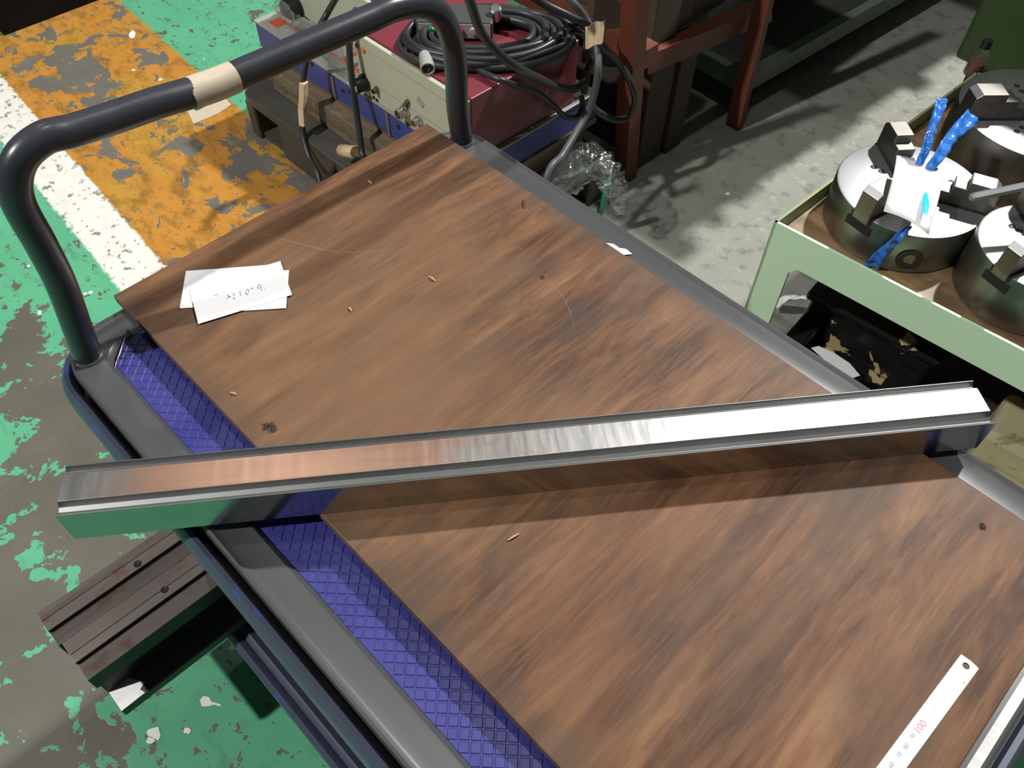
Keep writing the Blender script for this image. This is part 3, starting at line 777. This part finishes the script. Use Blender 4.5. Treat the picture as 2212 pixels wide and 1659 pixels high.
# ------------------------------------------------------------------ cables
def cable(name, pts, r, mat, label, closed=False, grp=None):
    o = MB().tube(spline(pts, 10, closed), r, 12, closed=closed).build(name, mat, None, smooth=True, auto=70)
    return tag(o, label, 'cable', grp)
coil = empty('cable_coil', at(1050, 95, .457)); tag(coil, 'coil of black rubber cable lying on the maroon control unit', 'cable')
cc = at(1052, 84, .468)
ex = (at(1240, 90, .468) - at(872, 82, .468)) * .5; ey = (at(1030, 148, .468) - at(1075, 22, .468)) * .5
random.seed(5)
for t_ in range(9):
    pts = []
    for k in range(12):
        a = 2 * math.pi * k / 12; s1 = 1 - .055 * t_ + random.uniform(-.04, .04)
        dz = .009 * (t_ % 3) * .9 + random.uniform(0, .004)
        pts.append(cc + ex * math.cos(a + .2 * t_) * s1 + ey * math.sin(a + .2 * t_) * s1 + Vector((0, 0, dz - .002)))
    MB().tube(spline(pts, 6, True), .0080, 10, closed=True).build('cable_loop', M_CABLE, coil, smooth=True)
pbx = empty('pendant_box', at(958, 60, .458)); tag(pbx, 'small grey pendant control box with a red button inside the cable coil', 'control box')
R_ = Matrix.Translation(at(984, 52, .478)) @ Matrix.Rotation(math.radians(44), 4, 'Z')
MB().box(-.085, .085, -.035, .045, -.016, .024, 0, R_).build('housing', M_GREYPLATE, pbx, bevel=.004)
MB().box(-.080, .080, -.0365, -.0352, -.012, .020, 0, R_).build('face_plate', M_GREYTOP, pbx)
for k, (x, m) in enumerate(((.010, M_REDBTN), (.042, M_GREYTOP), (-.05, M_GREENHOSE))):
    c = R_ @ Vector((x, -.0366, .006)); ax = (R_.to_3x3() @ Vector((0, -1, 0)))
    MB().lathe([(.009, 0), (.009, .004), (.0075, .008), (0, .009)], c, 18, ax=ax).build('push_button', m, pbx, smooth=True, auto=40)
cl = empty('cable_gland', at(1070, 36, .50)); tag(cl, 'bright metal cable gland standing among the coiled cable', 'cable gland')
MB().lathe([(0, 0), (.011, 0), (.011, .018), (.0135, .018), (.0135, .030), (.010, .033), (0, .033)], at(1072, 40, .487), 20, ax=(.2, -.3, 1)).build('gland_body', M_BRIGHT, cl, smooth=True, auto=40)
cp = empty('cable_connector', at(922, 135, .457)); tag(cp, 'round grey multi-pin cable plug resting on the maroon cover', 'connector')
c = at(919, 118, .474); q = at(923, 142, .470); ax = (q - c).normalized()
MB().lathe([(0, 0), (.013, 0), (.0155, .006), (.0155, (q - c).length + .012), (.013, (q - c).length + .012), (.0125, .02), (0, .02)], c, 26, ax=ax).build('plug_shell', M_GREYTOP, cp, smooth=True, auto=40)
for k in range(5):
    a = k * 1.2566; o_ = Vector((math.cos(a) * .006, 0, math.sin(a) * .006))
    MB().tube([c + ax * .02 + o_, c + ax * ((q - c).length + .006) + o_], .0012, 6).build('pin', M_BRIGHT, cp)

cable('power_cable', [at(1005, -25, .72), at(1018, 10, .69), at(1040, 70, .63), at(1080, 118, .575), at(1120, 148, .53), atx(1160, 168, -1.07), atx(1205, 188, -1.085), atx(1240, 192, -1.09), atx(1262, 176, -1.095), atx(1268, 150, -1.10)], .0092, M_CABLE, 'thick black cable arching down from the image top across the maroon unit side')
cable('power_cable', [at(985, 135, .472), at(1018, 140, .468), at(1045, 158, .466), at(1085, 174, .466), atx(1120, 186, -1.115), atx(1160, 200, -1.10), atx(1195, 228, -1.095), atx(1222, 252, -1.095), atx(1246, 252, -1.095), atx(1258, 232, -1.10), atx(1256, 208, -1.105)], .0068, M_CABLE, 'thinner black cable leaving the coil and curling at the maroon unit side')
cable('power_cable', [at(1130, -20, .60), at(1175, 8, .56), at(1230, 35, .53), at(1272, 58, .50), at(1302, 100, .46), atx(1340, 140, -1.06), atx(1365, 185, -1.03), atx(1372, 222, -1.02), atx(1355, 254, -1.03), atx(1325, 258, -1.04), atx(1290, 240, -1.06), atx(1278, 225, -1.07)], .0085, M_CABLE, 'black cable looping below the kraft tag towards the red rack post')
cable('power_cable', [at(1215, -20, .56), at(1240, 8, .54), at(1268, 45, .50), at(1288, 100, .46), atx(1292, 150, -1.05), atx(1284, 200, -1.05), atx(1268, 245, -1.05), atx(1245, 285, -1.04), atx(1215, 335, -1.02), atx(1180, 388, -1.0), Vector((-.965, 1.05, .055)), Vector((-.95, 1.02, .0100)), Vector((-.93, .97, .0090))], .0085, M_GCABLE, 'grey cable dropping straight down from the kraft tag behind the trolley rim')
cable('power_cable', [at(1190, 18, .50), at(1230, 48, .49), at(1262, 75, .475), atx(1285, 110, -1.10), atx(1270, 150, -1.10), atx(1262, 200, -1.10)], .0085, M_CABLE, 'black cable running beside the far corner of the maroon unit')
kt = empty('kraft_tag', at(1285, 100, .45)); tag(kt, 'crinkled kraft paper tag wrapped round the cable bundle', 'tag')
A = [at(1264, 57, .53), at(1307, 42, .53), at(1302, 92, .49), at(1265, 106, .49)]
b = MB(); n = 8; vs = []
for i in range(n + 1):
    t_ = i / n; off = Vector((.004, -.003, 0)) * math.sin(t_ * 9)
    for j in range(5):
        s1 = j / 4; q = (A[0].lerp(A[1], t_)).lerp(A[3].lerp(A[2], t_), s1) + off * (1 - .4 * s1)
        vs.append(q)
fs = [(i * 5 + j, i * 5 + j + 1, (i + 1) * 5 + j + 1, (i + 1) * 5 + j) for i in range(n) for j in range(4)]
ko = b.add(vs, fs).build('paper', M_KRAFT, kt); so = ko.modifiers.new('thick', 'SOLIDIFY'); so.thickness = .0012
# two hanging cables in front of the cabinets
cA = [at(735, -20, .52), aty(712, 20, 1.02), aty(690, 60, .985), aty(672, 100, .955), aty(660, 140, .945), aty(654, 190, .93), aty(652, 240, .92), aty(655, 290, .90), aty(668, 340, .88), aty(688, 380, .865), Vector((-1.50, .835, .030)), Vector((-1.45, .83, .0085)), Vector((-1.38, .84, .0080))]
c1 = empty('hanging_cable', aty(700, 405, .855)); tag(c1, 'black cable with a kraft tape sleeve hanging in front of the pallet', 'cable')
MB().tube(spline(cA, 10), .0075, 12).build('cable_run', M_CABLE, c1, smooth=True, auto=70)
ts = [aty(656, 177, .932), aty(655, 205, .925), aty(654, 235, .918), aty(656, 270, .905)]
k_ = MB(); e1 = Vector((.9, .3, 0)).normalized(); e2 = Vector((-.3, .9, 0)).normalized(); vs = []
for i, p in enumerate(ts):
    for (aa, bb) in ((-.0085, -.009), (.0085, -.009), (.0085, .009), (-.0085, .009)): vs.append(p + e1 * (aa + .0012 * math.sin(i * 2)) + e2 * bb)
fs = [(4 * i + j, 4 * i + (j + 1) % 4, 4 * i + 4 + (j + 1) % 4, 4 * i + 4 + j) for i in range(3) for j in range(4)] + [(3, 2, 1, 0), (12, 13, 14, 15)]
k_.add(vs, fs).build('tape_sleeve', M_KRAFT, c1, bevel=.002)
cB = [atx(770, 20, -1.48), aty(757, 75, .985), aty(755, 110, .975), aty(760, 170, .965), aty(768, 230, .955), aty(776, 285, .94), aty(784, 340, .92), aty(792, 375, .885), Vector((-1.34, .86, .060)), Vector((-1.31, .855, .0090)), Vector((-1.24, .86, .0080))]
c2 = empty('hanging_cable', aty(784, 340, .90)); tag(c2, 'black cable hanging in front of the beige panel, next to its knob', 'cable')
MB().tube(spline(cB, 10), .0078, 12).build('cable_run', M_CABLE, c2, smooth=True, auto=70)
ck = empty('kraft_curl', aty(755, 345, .90)); tag(ck, 'curled kraft paper strip lying by the cable at the board far edge', 'paper')
c = aty(738, 325, .91); q = aty(768, 330, .91); ax = (q - c)
rr = []; b = MB(); n = 16; vs = []
side = ax.normalized().cross(Vector((0, 0, 1))).normalized(); upv = side.cross(ax.normalized())
for i in range(n + 1):
    a = -1.0 + 4.6 * i / n; rad = .015 + (.012 * max(0, i - 11) / 5)
    for s1 in (0, .5, 1): vs.append(c + ax * s1 + side * math.cos(a) * rad + upv * math.sin(a) * rad - Vector((0, 0, .004 * max(0, i - 12))))
fs = [(3 * i + j, 3 * i + j + 1, 3 * i + 4 + j, 3 * i + 3 + j) for i in range(n) for j in range(2)]
o = b.add(vs, fs).build('paper', M_KRAFT, ck, smooth=True); so = o.modifiers.new('thick', 'SOLIDIFY'); so.thickness = .0012
cable('cord_end', [aty(726, 350, .905), aty(718, 372, .895), aty(708, 385, .885), aty(702, 398, .875)], .008, M_CABLE, 'short black cable end lying on the pallet beside the board far edge')

# film bag and hose at the pallet corner
film_lump('plastic_bag', [at(1172, 395, .19), at(1200, 372, .21), at(1232, 350, .23), at(1262, 332, .24), at(1288, 345, .23), at(1312, 375, .22), at(1330, 402, .20), at(1337, 430, .17), at(1338, 458, .13)], .042, 'crumpled clear plastic bag beyond the right rim of the trolley', 11, n=16)
film_lump('plastic_bag', [at(1190, 405, .16), at(1215, 400, .17), at(1245, 385, .18), at(1275, 362, .20)], .04, 'smaller flap of clear plastic film against the trolley rim', 12, n=16)
cable('green_hose', [at(1312, 395, .19), at(1310, 415, .16), at(1304, 440, .12), at(1296, 462, .08), at(1285, 490, .03)], .010, M_GREENHOSE, 'short green hose end sticking out of the plastic bag')
tag(MB().box(-.06, .06, -.008, .008, 0, .012, 0, Matrix.Translation(at(1158, 337, .1405)) @ Matrix.Rotation(math.radians(88), 4, 'Z')).build('wood_batten', M_KRAFT), 'pale wooden batten on the pallet below the maroon unit', 'batten')

# ------------------------------------------------------------------ red rack with planks
rk = empty('red_rack', (-1.1, 1.72, 0)); tag(rk, 'red oxide painted angle iron rack holding dirty planks', 'rack')
def post(p0, p1, wy, wx, name='post'):
    p0, p1 = Vector(p0), Vector(p1); t_ = .005
    pr = [(0, 0), (wy, 0), (wy, -t_), (t_, -t_), (t_, -wx), (0, -wx)]
    b = MB(); n = len(pr)
    vs = [p0 + Vector((q, p, 0)) for p, q in pr] + [p1 + Vector((q, p, 0)) for p, q in pr]
    b.add(vs, [tuple(range(n)), tuple(range(2 * n - 1, n - 1, -1))] + [(i, n + i, n + (i + 1) % n, (i + 1) % n) for i in range(n)])
    return b.build(name, M_REDRACK, rk)
TOPZ = .78
pa0 = Vector((-1.055, 1.505, 0)); pa1 = atx(1376, 0, -1.045); pa1 = pa0 + (pa1 - pa0) * (TOPZ / pa1.z)
post(pa0, pa1, .045, .045)
pb0 = Vector((-.985, 1.925, 0)); pb1 = atx(1664, 0, -1.00); pb1 = pb0 + (pb1 - pb0) * (TOPZ / pb1.z)
post(pb0, pb1, .022, .045)
post(pa0 + Vector((-.5, 0, 0)), pa1 + Vector((-.5, 0, 0)), .045, .045)
post(pb0 + Vector((-.5, 0, 0)), pb1 + Vector((-.5, 0, 0)), .045, .045)
qa, qb, qc, qd = atx(1400, 124, -1.066), atx(1668, 14, -1.045), atx(1400, 162, -1.066), atx(1668, 46, -1.045)
b = MB(); bk = Vector((-.006, 0, 0)); b.hexa([qc + bk, qc, qd, qd + bk], [qa + bk, qa, qb, qb + bk]); b.build('cross_beam', M_REDRACK, rk)
b = MB(); sl = Vector((-.045, 0, .0)); b.hexa([qa + sl, qa - Vector((0, 0, .0)), qb, qb + sl], [q_ + Vector((0, 0, .005)) for q_ in (qa + sl, qa, qb, qb + sl)]); b.build('beam_ledge', M_REDRACK, rk)
zb = .40
MB().box(-1.56, -1.05, 1.50, 1.545, zb - .05, zb).build('side_beam', M_REDRACK, rk)
# planks stacked on the rack
for k, (y0, y1, z0, z1, col) in enumerate(((1.565, 1.665, .410, .66, M_PLANK), (1.670, 1.735, .410, .64, M_DARKPLANK), (1.738, 1.90, .400, .66, M_PLANK))):
    o = MB().box(-1.55, -1.085 - .01 * k, y0, y1, z0 - .05, z1).build('timber_baulk', col, None, bevel=.004)
    tag(o, ('dirty brown timber baulk on the red rack beside its left post', 'dark timber baulk in the middle of the red rack', 'dirty brown timber baulk on the red rack beside its right post')[k], 'timber', 'timber on the red rack')
wb = MB(); A = [atx(1268, 140, -1.20), atx(1352, 148, -1.14), atx(1372, 30, -1.14), atx(1290, -30, -1.20)]
bk = Vector((-.02, .0, 0)); wb.hexa([A[0] + bk, A[0], A[1], A[1] + bk], [A[3] + bk, A[3], A[2], A[2] + bk])
tag(wb.build('plywood_offcut', M_PLANK), 'brown plywood offcut leaning behind the kraft tag against the red post', 'board')
for k, (x0, x1, y0, y1, h, col) in enumerate(((-1.14, -1.075, 1.575, 1.675, .34, M_PLANK), (-1.13, -1.065, 1.685, 1.755, .30, M_PLANK), (-1.40, -1.20, 1.60, 1.90, .30, M_DARKPLANK))):  # rear block added to keep light off the floor by the rack
    o = MB().box(x0, x1, y0, y1, 0, h).build('timber_block', col, None, bevel=.003)
    tag(o, ('upright brown timber plank under the red rack beam, next to the left post', 'shorter upright brown plank under the red rack beam, right of the taller plank', 'black timber block added deep under the red rack to block light')[k], 'timber')

# ------------------------------------------------------------------ green platform with checker plate
pf = empty('step_platform', (-1.4, 2.4, 0)); tag(pf, 'grey-green step platform with checker plate top, beside the red rack', 'platform')
Z = .13; fl = at(1655, 145, Z); fr = at(1910, 0, Z); dirv = (fr - fl).normalized(); fl = fl - dirv * .085; inn = Vector((-dirv.y, dirv.x, 0))
if inn.x > 0: inn = -inn
LEN = 1.75; Wp = .85
c_ = [fl, fl + dirv * LEN, fl + dirv * LEN + inn * Wp, fl + inn * Wp]
def slab(name, q, z0, z1, mat, par, bev=0):
    b = MB(); q = [Vector((p.x, p.y, 0)) for p in q]
    if (q[1] - q[0]).cross(q[2] - q[1]).z < 0: q = q[::-1]
    b.hexa([p + Vector((0, 0, z0)) for p in q], [p + Vector((0, 0, z1)) for p in q]); return b.build(name, mat, par, bevel=bev)
slab('front_rail', [c_[0], c_[1], c_[1] + inn * .030, c_[0] + inn * .030], Z - .055, Z, M_GREENRACK, pf)
slab('side_rail', [c_[0], c_[0] + dirv * .028, c_[3] + dirv * .028, c_[3]], Z - .055, Z, M_GREENRACK, pf)
slab('side_rail', [c_[1] - dirv * .028, c_[1], c_[2], c_[2] - dirv * .028], Z - .055, Z, M_GREENRACK, pf)
slab('back_rail', [c_[3] - inn * .03, c_[2] - inn * .03, c_[2], c_[3]], Z - .055, Z, M_GREENRACK, pf)
slab('plate', [c_[0] + inn * .030 + dirv * .028, c_[1] + inn * .030 - dirv * .028, c_[2] - inn * .03 - dirv * .028, c_[3] - inn * .03 + dirv * .028], Z - .014, Z - .006, M_CHECKER, pf)
tr = MB(); o0 = c_[0] + inn * .045 + dirv * .04
for i in range(0, 44):
    for j in range(0, 20):
        p = o0 + dirv * (i * .032) + inn * (j * .032 + (.0 if i % 2 else .0)); a = math.radians(45 if (i + j) % 2 else -45)
        e_ = (dirv * math.cos(a) + inn * math.sin(a)); g_ = Vector((-e_.y, e_.x, 0))
        p = Vector((p.x, p.y, Z - .006))
        tr.add([p - e_ * .012, p - g_ * .0035 + Vector((0, 0, .0016)), p + e_ * .012, p + g_ * .0035 + Vector((0, 0, .0016))], [(0, 1, 2, 3) if e_.cross(g_).z > 0 else (3, 2, 1, 0)])
to = tr.build('tread_bars', M_CHECKER, pf); to['kind'] = 'stuff'
for q in (c_[0] + dirv * .014 + inn * .015, c_[1] - dirv * .014 + inn * .015, c_[2] - dirv * .014 - inn * .015, c_[3] + dirv * .014 - inn * .015):
    MB().box(q.x - .014, q.x + .014, q.y - .014, q.y + .014, 0, Z - .055).build('leg', M_GREENRACK, pf)

# unseen machine on the platform, added to cast the shadow on the concrete
ms = empty('shadow_machine', (-1.5, 2.8, Z)); tag(ms, 'unseen grey-green machine on the step platform, added to cast the floor shadow', 'machine')
MB().box(-1.80, -1.22, 2.02, 3.75, Z + .002, .86).build('shadow_bed', M_GREENRACK, ms, bevel=.01)
b = MB(); b.hexa([Vector((-1.7, 2.05, .861)), Vector((-.760, 2.05, .861)), Vector((-.665, 3.7, .861)), Vector((-1.7, 3.7, .861))], [Vector((-1.7, 2.05, .98)), Vector((-.760, 2.05, .98)), Vector((-.665, 3.7, .98)), Vector((-1.7, 3.7, .98))]); b.build('table', M_GREENRACK, ms)
for k, (y0, y1, x1, z1) in enumerate(((2.06, 2.12, -.70, .97), (2.20, 2.23, -.715, .97), (2.30, 2.36, -.725, .97), (2.62, 2.75, -.70, .97), (2.95, 3.02, -.665, .97), (3.18, 3.26, -.64, .97))):  # blocks added to jag the edge of the cast shadow
    MB().box(-1.0, x1, y0, y1, .981, z1 + .05).build('shadow_block', M_GREENRACK, ms, bevel=.004)

# ------------------------------------------------------------------ table with chucks
tb_ = empty('steel_table', (0, 1.5, 0)); tag(tb_, 'mint green angle iron table with an oily wooden top carrying the chucks', 'table')
ZL, ZW = .500, .468
FL, FR, BL, BR = Vector((-.452, 1.1035, 0)), Vector((.46, 1.166, 0)), Vector((-.426, 1.80, 0)), Vector((.486, 1.862, 0))
ex = (FR - FL).normalized(); ey = (BL - FL).normalized()
def wall(name, a, b_, inn, z0, z1, mats):
    b = MB(); t_ = inn * .005
    q = [a, b_, b_ + t_, a + t_]
    if (q[1] - q[0]).cross(q[2] - q[1]).z < 0: q = q[::-1]
    b.hexa([p + Vector((0, 0, z0)) for p in q], [p + Vector((0, 0, z1)) for p in q]); return b.build(name, mats, tb_)
wall('front_rail', FL, FR, ey, .428, ZL, M_MINT)
wall('side_rail', FL, BL, ex, .428, ZL, M_OLIVE)
wall('side_rail', FR, BR, -ex, .428, ZL, M_OLIVE)
wall('back_rail', BL, BR, -ey, .428, ZL, M_OLIVE)
for (a, sx_, sy_) in ((FL, 1, 1), (FR, -1, 1), (BL, 1, -1), (BR, -1, -1)):
    A_ = Vector((a.x, a.y, 0)); wall('leg', A_, A_ + ex * .055 * sx_, ey * sy_, 0, .428, M_MINT); wall('leg', A_, A_ + ey * .05 * sy_, ex * sx_, 0, .428, M_MINT)
# gusset in the front corner
b = MB(); g0 = FL + ex * .055 - Vector((0, 0, 0)); b.add([g0 + Vector((0, 0, .428)), g0 + ex * .012 + Vector((0, 0, .428)), g0 + Vector((0, 0, .412)), g0 + ey * .005 + Vector((0, 0, .428)), g0 + ex * .012 + ey * .005 + Vector((0, 0, .428)), g0 + ey * .005 + Vector((0, 0, .412))], [(0, 2, 1), (3, 4, 5), (0, 1, 4, 3), (1, 2, 5, 4), (2, 0, 3, 5)]); b.build('gusset', M_MINT, tb_)
slab('wooden_top', [FL + ex * .006 + ey * .006, FR - ex * .006 + ey * .006, BR - ex * .006 - ey * .006, BL + ex * .006 - ey * .006], .446, ZW, M_TTOP, tb_)
slab('lower_shelf', [FL + ex * .10 + ey * .03, FR - ex * .006 + ey * .03, BR - ex * .006 - ey * .01, BL + ex * .10 - ey * .01], .07, .085, M_DARKPLANK, tb_)

def chuck(cx_, cy_, r, zt, ang, label, socket=None, slots=True):
    root = empty('lathe_chuck', (cx_, cy_, ZW)); tag(root, label, 'chuck', 'three-jaw chucks on the table')
    h = zt - ZW; b = MB()
    b.lathe([(0, 0), (r - .003, 0), (r, .003), (r, h - .004), (r - .001, h - .0012), (r - .004, h), (.030, h), (.028, h - .004), (.028, h - .03), (0, h - .03)], (cx_, cy_, ZW + .0004), 72, fm=[0, 0, 0, 0, 1, 1, 0, 0, 0])
    b.build('body', [M_CHUCKSIDE, M_CHUCK], root, smooth=True, auto=35)
    for k in range(3):
        a = math.radians(ang + 120 * k); Mx = Matrix.Translation((cx_, cy_, zt)) @ Matrix.Rotation(a, 4, 'Z')
        s = r / .13; hw = .0165 * s
        MB().box(.03, r + .0006, -hw - .004, hw + .004, -.010, .0008, 0, Mx).build('jaw_slot', M_HOLE, root)
        MB().box(r - .01, r + .0008, -hw - .009, hw + .009, -.030, -.014, 0, Mx).build('slot_notch', M_HOLE, root)
        b = MB(); pr = [(.040 * s, -.008), (.040 * s, .022), (.060 * s, .022), (.060 * s, .036), (.082 * s, .036), (.082 * s, .050), (r - .008, .050), (r + .002, .042), (r + .004, .0015), (r + .0025, -.012), (.05 * s, -.012)]
        o3 = Mx.translation; ux = (Mx.to_3x3() @ Vector((1, 0, 0))); uy = (Mx.to_3x3() @ Vector((0, 1, 0)))
        b.prism(pr, o3 - uy * hw, o3 + uy * hw, ux, (0, 0, 1), 0, [0, 0, 1, 0, 1, 0, 1, 0, 0, 0, 0]); b.build('jaw', [M_CHUCKSIDE, M_CHUCK], root, bevel=.0012)
        for rr_ in (.062, .078):
            a2 = a + math.radians(38)
            MB().lathe([(.0055, .0003), (.0055, .0007), (.004, .0007), (0, .0003)], (cx_ + math.cos(a2) * rr_ * s, cy_ + math.sin(a2) * rr_ * s, zt), 16).build('bolt_hole', M_HOLE, root)
    if socket:
        a = math.radians(socket); c = Vector((cx_ + math.cos(a) * (r - .006), cy_ + math.sin(a) * (r - .006), ZW + h * .40)); ax = (math.cos(a), math.sin(a), 0)
        MB().lathe([(.0215, 0), (.0215, .0072), (.019, .0078), (.010, .0070), (.0085, .004), (0, .004)], c, 28, ax=ax).build('pinion_socket', M_BLACK, root, smooth=True, auto=35)
    return root
chuck(-.3140, 1.288, .1250, .550, 140, 'steel three-jaw chuck under the white tag with blue ribbons', socket=306)
chuck(-.2440, 1.610, .1450, .580, 107, 'largest steel three-jaw chuck at the back by the dark green panel')
chuck(-.0840, 1.290, .1060, .565, 255, 'smaller dark steel three-jaw chuck at the right image edge', socket=None)
# tag, ribbons and chuck key
tg = empty('paper_tag', (-.29, 1.19, .607)); tag(tg, 'white paper tag with a slot lying on the jaws of the nearest chuck', 'tag')
T = [Vector((-.352, 1.259, .612)), Vector((-.275, 1.270, .616)), Vector((-.221, 1.128, .606)), Vector((-.297, 1.126, .606))]
b = MB(); n = 10; vs = []
for i in range(n + 1):
    s1 = i / n
    for j in range(7):
        t_ = j / 6; q = T[0].lerp(T[1], t_).lerp(T[3].lerp(T[2], t_), s1)
        vs.append(q + Vector((0, 0, .010 * math.sin(math.pi * s1) - .006 * (2 * t_ - 1) ** 2 + .006)))
fs = [(i * 7 + j, (i + 1) * 7 + j, (i + 1) * 7 + j + 1, i * 7 + j + 1) for i in range(n) for j in range(6)]
o = b.add(vs, fs).build('paper', M_PAPER, tg, smooth=True); so = o.modifiers.new('thick', 'SOLIDIFY'); so.thickness = .0008
def ribbon(name, pts, w0, w1, mat, label, side=None):
    sp = spline(pts, 8); k = len(sp); b = MB(); vs = []
    for i, p in enumerate(sp):
        t_ = (sp[min(i + 1, k - 1)] - sp[max(i - 1, 0)]).normalized()
        tocam = (CAM - p).normalized(); sd = Vector(side) if side else t_.cross(Vector((.35, -.75, .55))).normalized()
        sd = (sd - t_ * sd.dot(t_)).normalized(); nn = sd.cross(t_); f_ = i / (k - 1); wv = w0 + (w1 - w0) * f_
        for j in range(5):
            s1 = j / 4 * 2 - 1; vs.append(p + sd * wv * s1 + nn * (.0035 * math.cos(s1 * 3 + i * .35) + .0012 * math.sin(i * 1.3)))
    fs = [(i * 5 + j, i * 5 + j + 1, (i + 1) * 5 + j + 1, (i + 1) * 5 + j) for i in range(k - 1) for j in range(4)]
    o = b.add(vs, fs).build(name, mat, None, smooth=True); so = o.modifiers.new('thick', 'SOLIDIFY'); so.thickness = .0008
    return tag(o, label, 'ribbon', 'blue vinyl ribbons')
ribbon('vinyl_ribbon', [at(1986, 356, .625), at(2000, 320, .645), at(2014, 280, .665), at(2027, 240, .68), at(2037, 212, .69)], .006, .0085, M_RIBBON, 'left upright blue vinyl ribbon rising from the white tag')
ribbon('vinyl_ribbon', [at(2008, 366, .625), at(2030, 335, .64), at(2055, 300, .655), at(2080, 270, .665), at(2104, 248, .67)], .007, .0135, M_RIBBON, 'right blue vinyl ribbon with a wide flared end rising from the tag')
ribbon('vinyl_ribbon', [at(1967, 490, .560), aty(1945, 508, 1.150), aty(1920, 535, 1.150), aty(1895, 560, 1.154), aty(1880, 578, 1.160)], .004, .0125, M_RIBBON, 'blue vinyl ribbon hanging down the side of the nearest chuck')
sl_ = MB(); pts = [at(2000 + 7 * math.cos(k * .524), 441 + 27 * math.sin(k * .524), .628) for k in range(12)]
cc_ = sum(pts, Vector()) / 12
sl_.add(pts + [cc_ + Vector((0, 0, .002))], [(k, (k + 1) % 12, 12) for k in range(12)]); s2_ = sl_.build('ribbon_loop', M_CYAN, tg, smooth=True)
kk = MB(); p0, p1 = at(2097, 427, .64), at(2330, 378, .66)
kk.tube([p0, p0.lerp(p1, .03), p1], [.0055, .0068, .0068], 6)
tag(kk.build('chuck_key_bar', M_CHUCK), 'slim grey steel bar reaching in from the right above the chucks', 'bar')
# clear cap at the back edge of the table
bt = empty('clear_bottle', at(2100, 150, .47)); tag(bt, 'small clear plastic bottle with brown contents at the table back edge', 'bottle')
c = at(2098, 162, ZW)
MB().lathe([(0, .002), (.018, .002), (.020, .006), (.020, .045), (.012, .055), (.012, .062), (0, .062)], c, 20).build('shell', M_FILM, bt, smooth=True, auto=40)
MB().lathe([(0, .004), (.017, .004), (.017, .030), (0, .030)], c, 20).build('contents', plain('brown_grease', (.14, .06, .035), .4), bt, smooth=True, auto=40)
MB().lathe([(0, 0), (.010, 0), (.010, .016), (0, .018)], c + Vector((0, 0, .063)), 16).build('cap', M_BLACK, bt, smooth=True, auto=40)

# under the table: black casting, cream casting, paper, strip
cs = empty('black_casting', (-.28, 1.27, .0855)); tag(cs, 'glossy black iron casting with chipped tan patches under the table', 'casting')
A0 = Vector((-.385, 1.205, 0)); ux = Vector((1, .085, 0)).normalized(); uy = Vector((-.085, 1, 0)).normalized()
def cb(name, x0, x1, y0, y1, z0, z1, mat=M_CAST, bev=.008):
    Mx = Matrix((ux, uy, Vector((0, 0, 1)))).transposed().to_4x4(); Mx.translation = A0
    return MB().box(x0, x1, y0, y1, z0, z1, 0, Mx).build(name, mat, cs, bevel=bev)
cb('base', 0, .26, -.085, .16, .0855, .135); cb('rear_web', .0, .26, .06, .085, .135, .235, bev=.006); cb('top_flange', -.01, .27, .05, .16, .235, .255, bev=.006)
cb('end_cheek', 0, .045, -.085, .06, .135, .200); cb('end_cheek', .205, .26, -.085, .06, .135, .200); cb('front_lip', 0, .26, -.105, -.085, .0855, .150)
MB().lathe([(0, 0), (.020, 0), (.020, .008), (0, .010)], A0 + ux * .13 - uy * .01 + Vector((0, 0, .1352)), 20).build('boss', M_GREYPLATE, cs, smooth=True, auto=40)
pp = MB(); A = [at(*p, .212) for p in ((1752, 752), (1768, 748), (1800, 762), (1835, 785), (1858, 812), (1840, 818), (1790, 785))]
n = len(A); pp.add(A + [q + Vector((0, 0, .001)) for q in A], [tuple(range(n)), tuple(range(2 * n - 1, n - 1, -1))] + [(i, n + i, n + (i + 1) % n, (i + 1) % n) for i in range(n)])
tag(pp.build('paper_sheet', M_PAPER), 'white paper sheet lying on the black casting', 'paper')
st_ = [at(1672, 657, .03), at(1700, 647, .07), at(1735, 641, .10), at(1768, 640, .12), at(1782, 634, .14)]
ribbon('plastic_strip', st_, .012, .009, M_STRIP, 'white plastic packing strip arching from the black casting to the floor', side=(.6, -.3, .6))
bpy.data.objects['plastic_strip']['category'] = 'strip'; del bpy.data.objects['plastic_strip']['group']
cr = empty('cream_casting', (.07, 1.24, .0855)); tag(cr, 'cream painted casting with chipped edges behind the die right end', 'casting')
c0_ = at(2150, 905, .22)
b = MB(); b.box(-.012, .16, -.04, .09, -.1345, .0, 0, Matrix.Translation(c0_ + Vector((.01, 0, -.0))) @ Matrix.Rotation(.1, 4, 'Z')); b.build('block', M_CREAM, cr, bevel=.014)
b = MB(); b.box(-.012, .16, -.085, -.04, -.1345, -.06, 0, Matrix.Translation(c0_ + Vector((.01, 0, 0))) @ Matrix.Rotation(.1, 4, 'Z')); b.build('step', M_CREAM, cr, bevel=.012)

# ------------------------------------------------------------------ far machines
mg = empty('green_machine', (-.1, 2.25, 0)); tag(mg, 'dark green machine cabinet behind the table at the upper right', 'machine')
MB().box(-.535, .55, 2.0, 2.55, .40, 1.25).build('cabinet', M_MACHINE, mg, bevel=.01)
MB().box(-.50, .52, 2.03, 2.52, 0, .40).build('plinth', M_BLACK, mg, bevel=.004)
mc = empty('dark_machine_base', (-3.2, .7, 0)); tag(mc, 'nearly black machine base standing at the far upper left of the floor', 'machine')
MB().box(-3.55, -2.93, .615, .995, .0, .55).build('base', M_DARKCAB, mc, bevel=.004)
MB().box(-3.50, -3.0, .640, .975, .55, .75).build('upper_housing', M_DARKCAB, mc, bevel=.01)
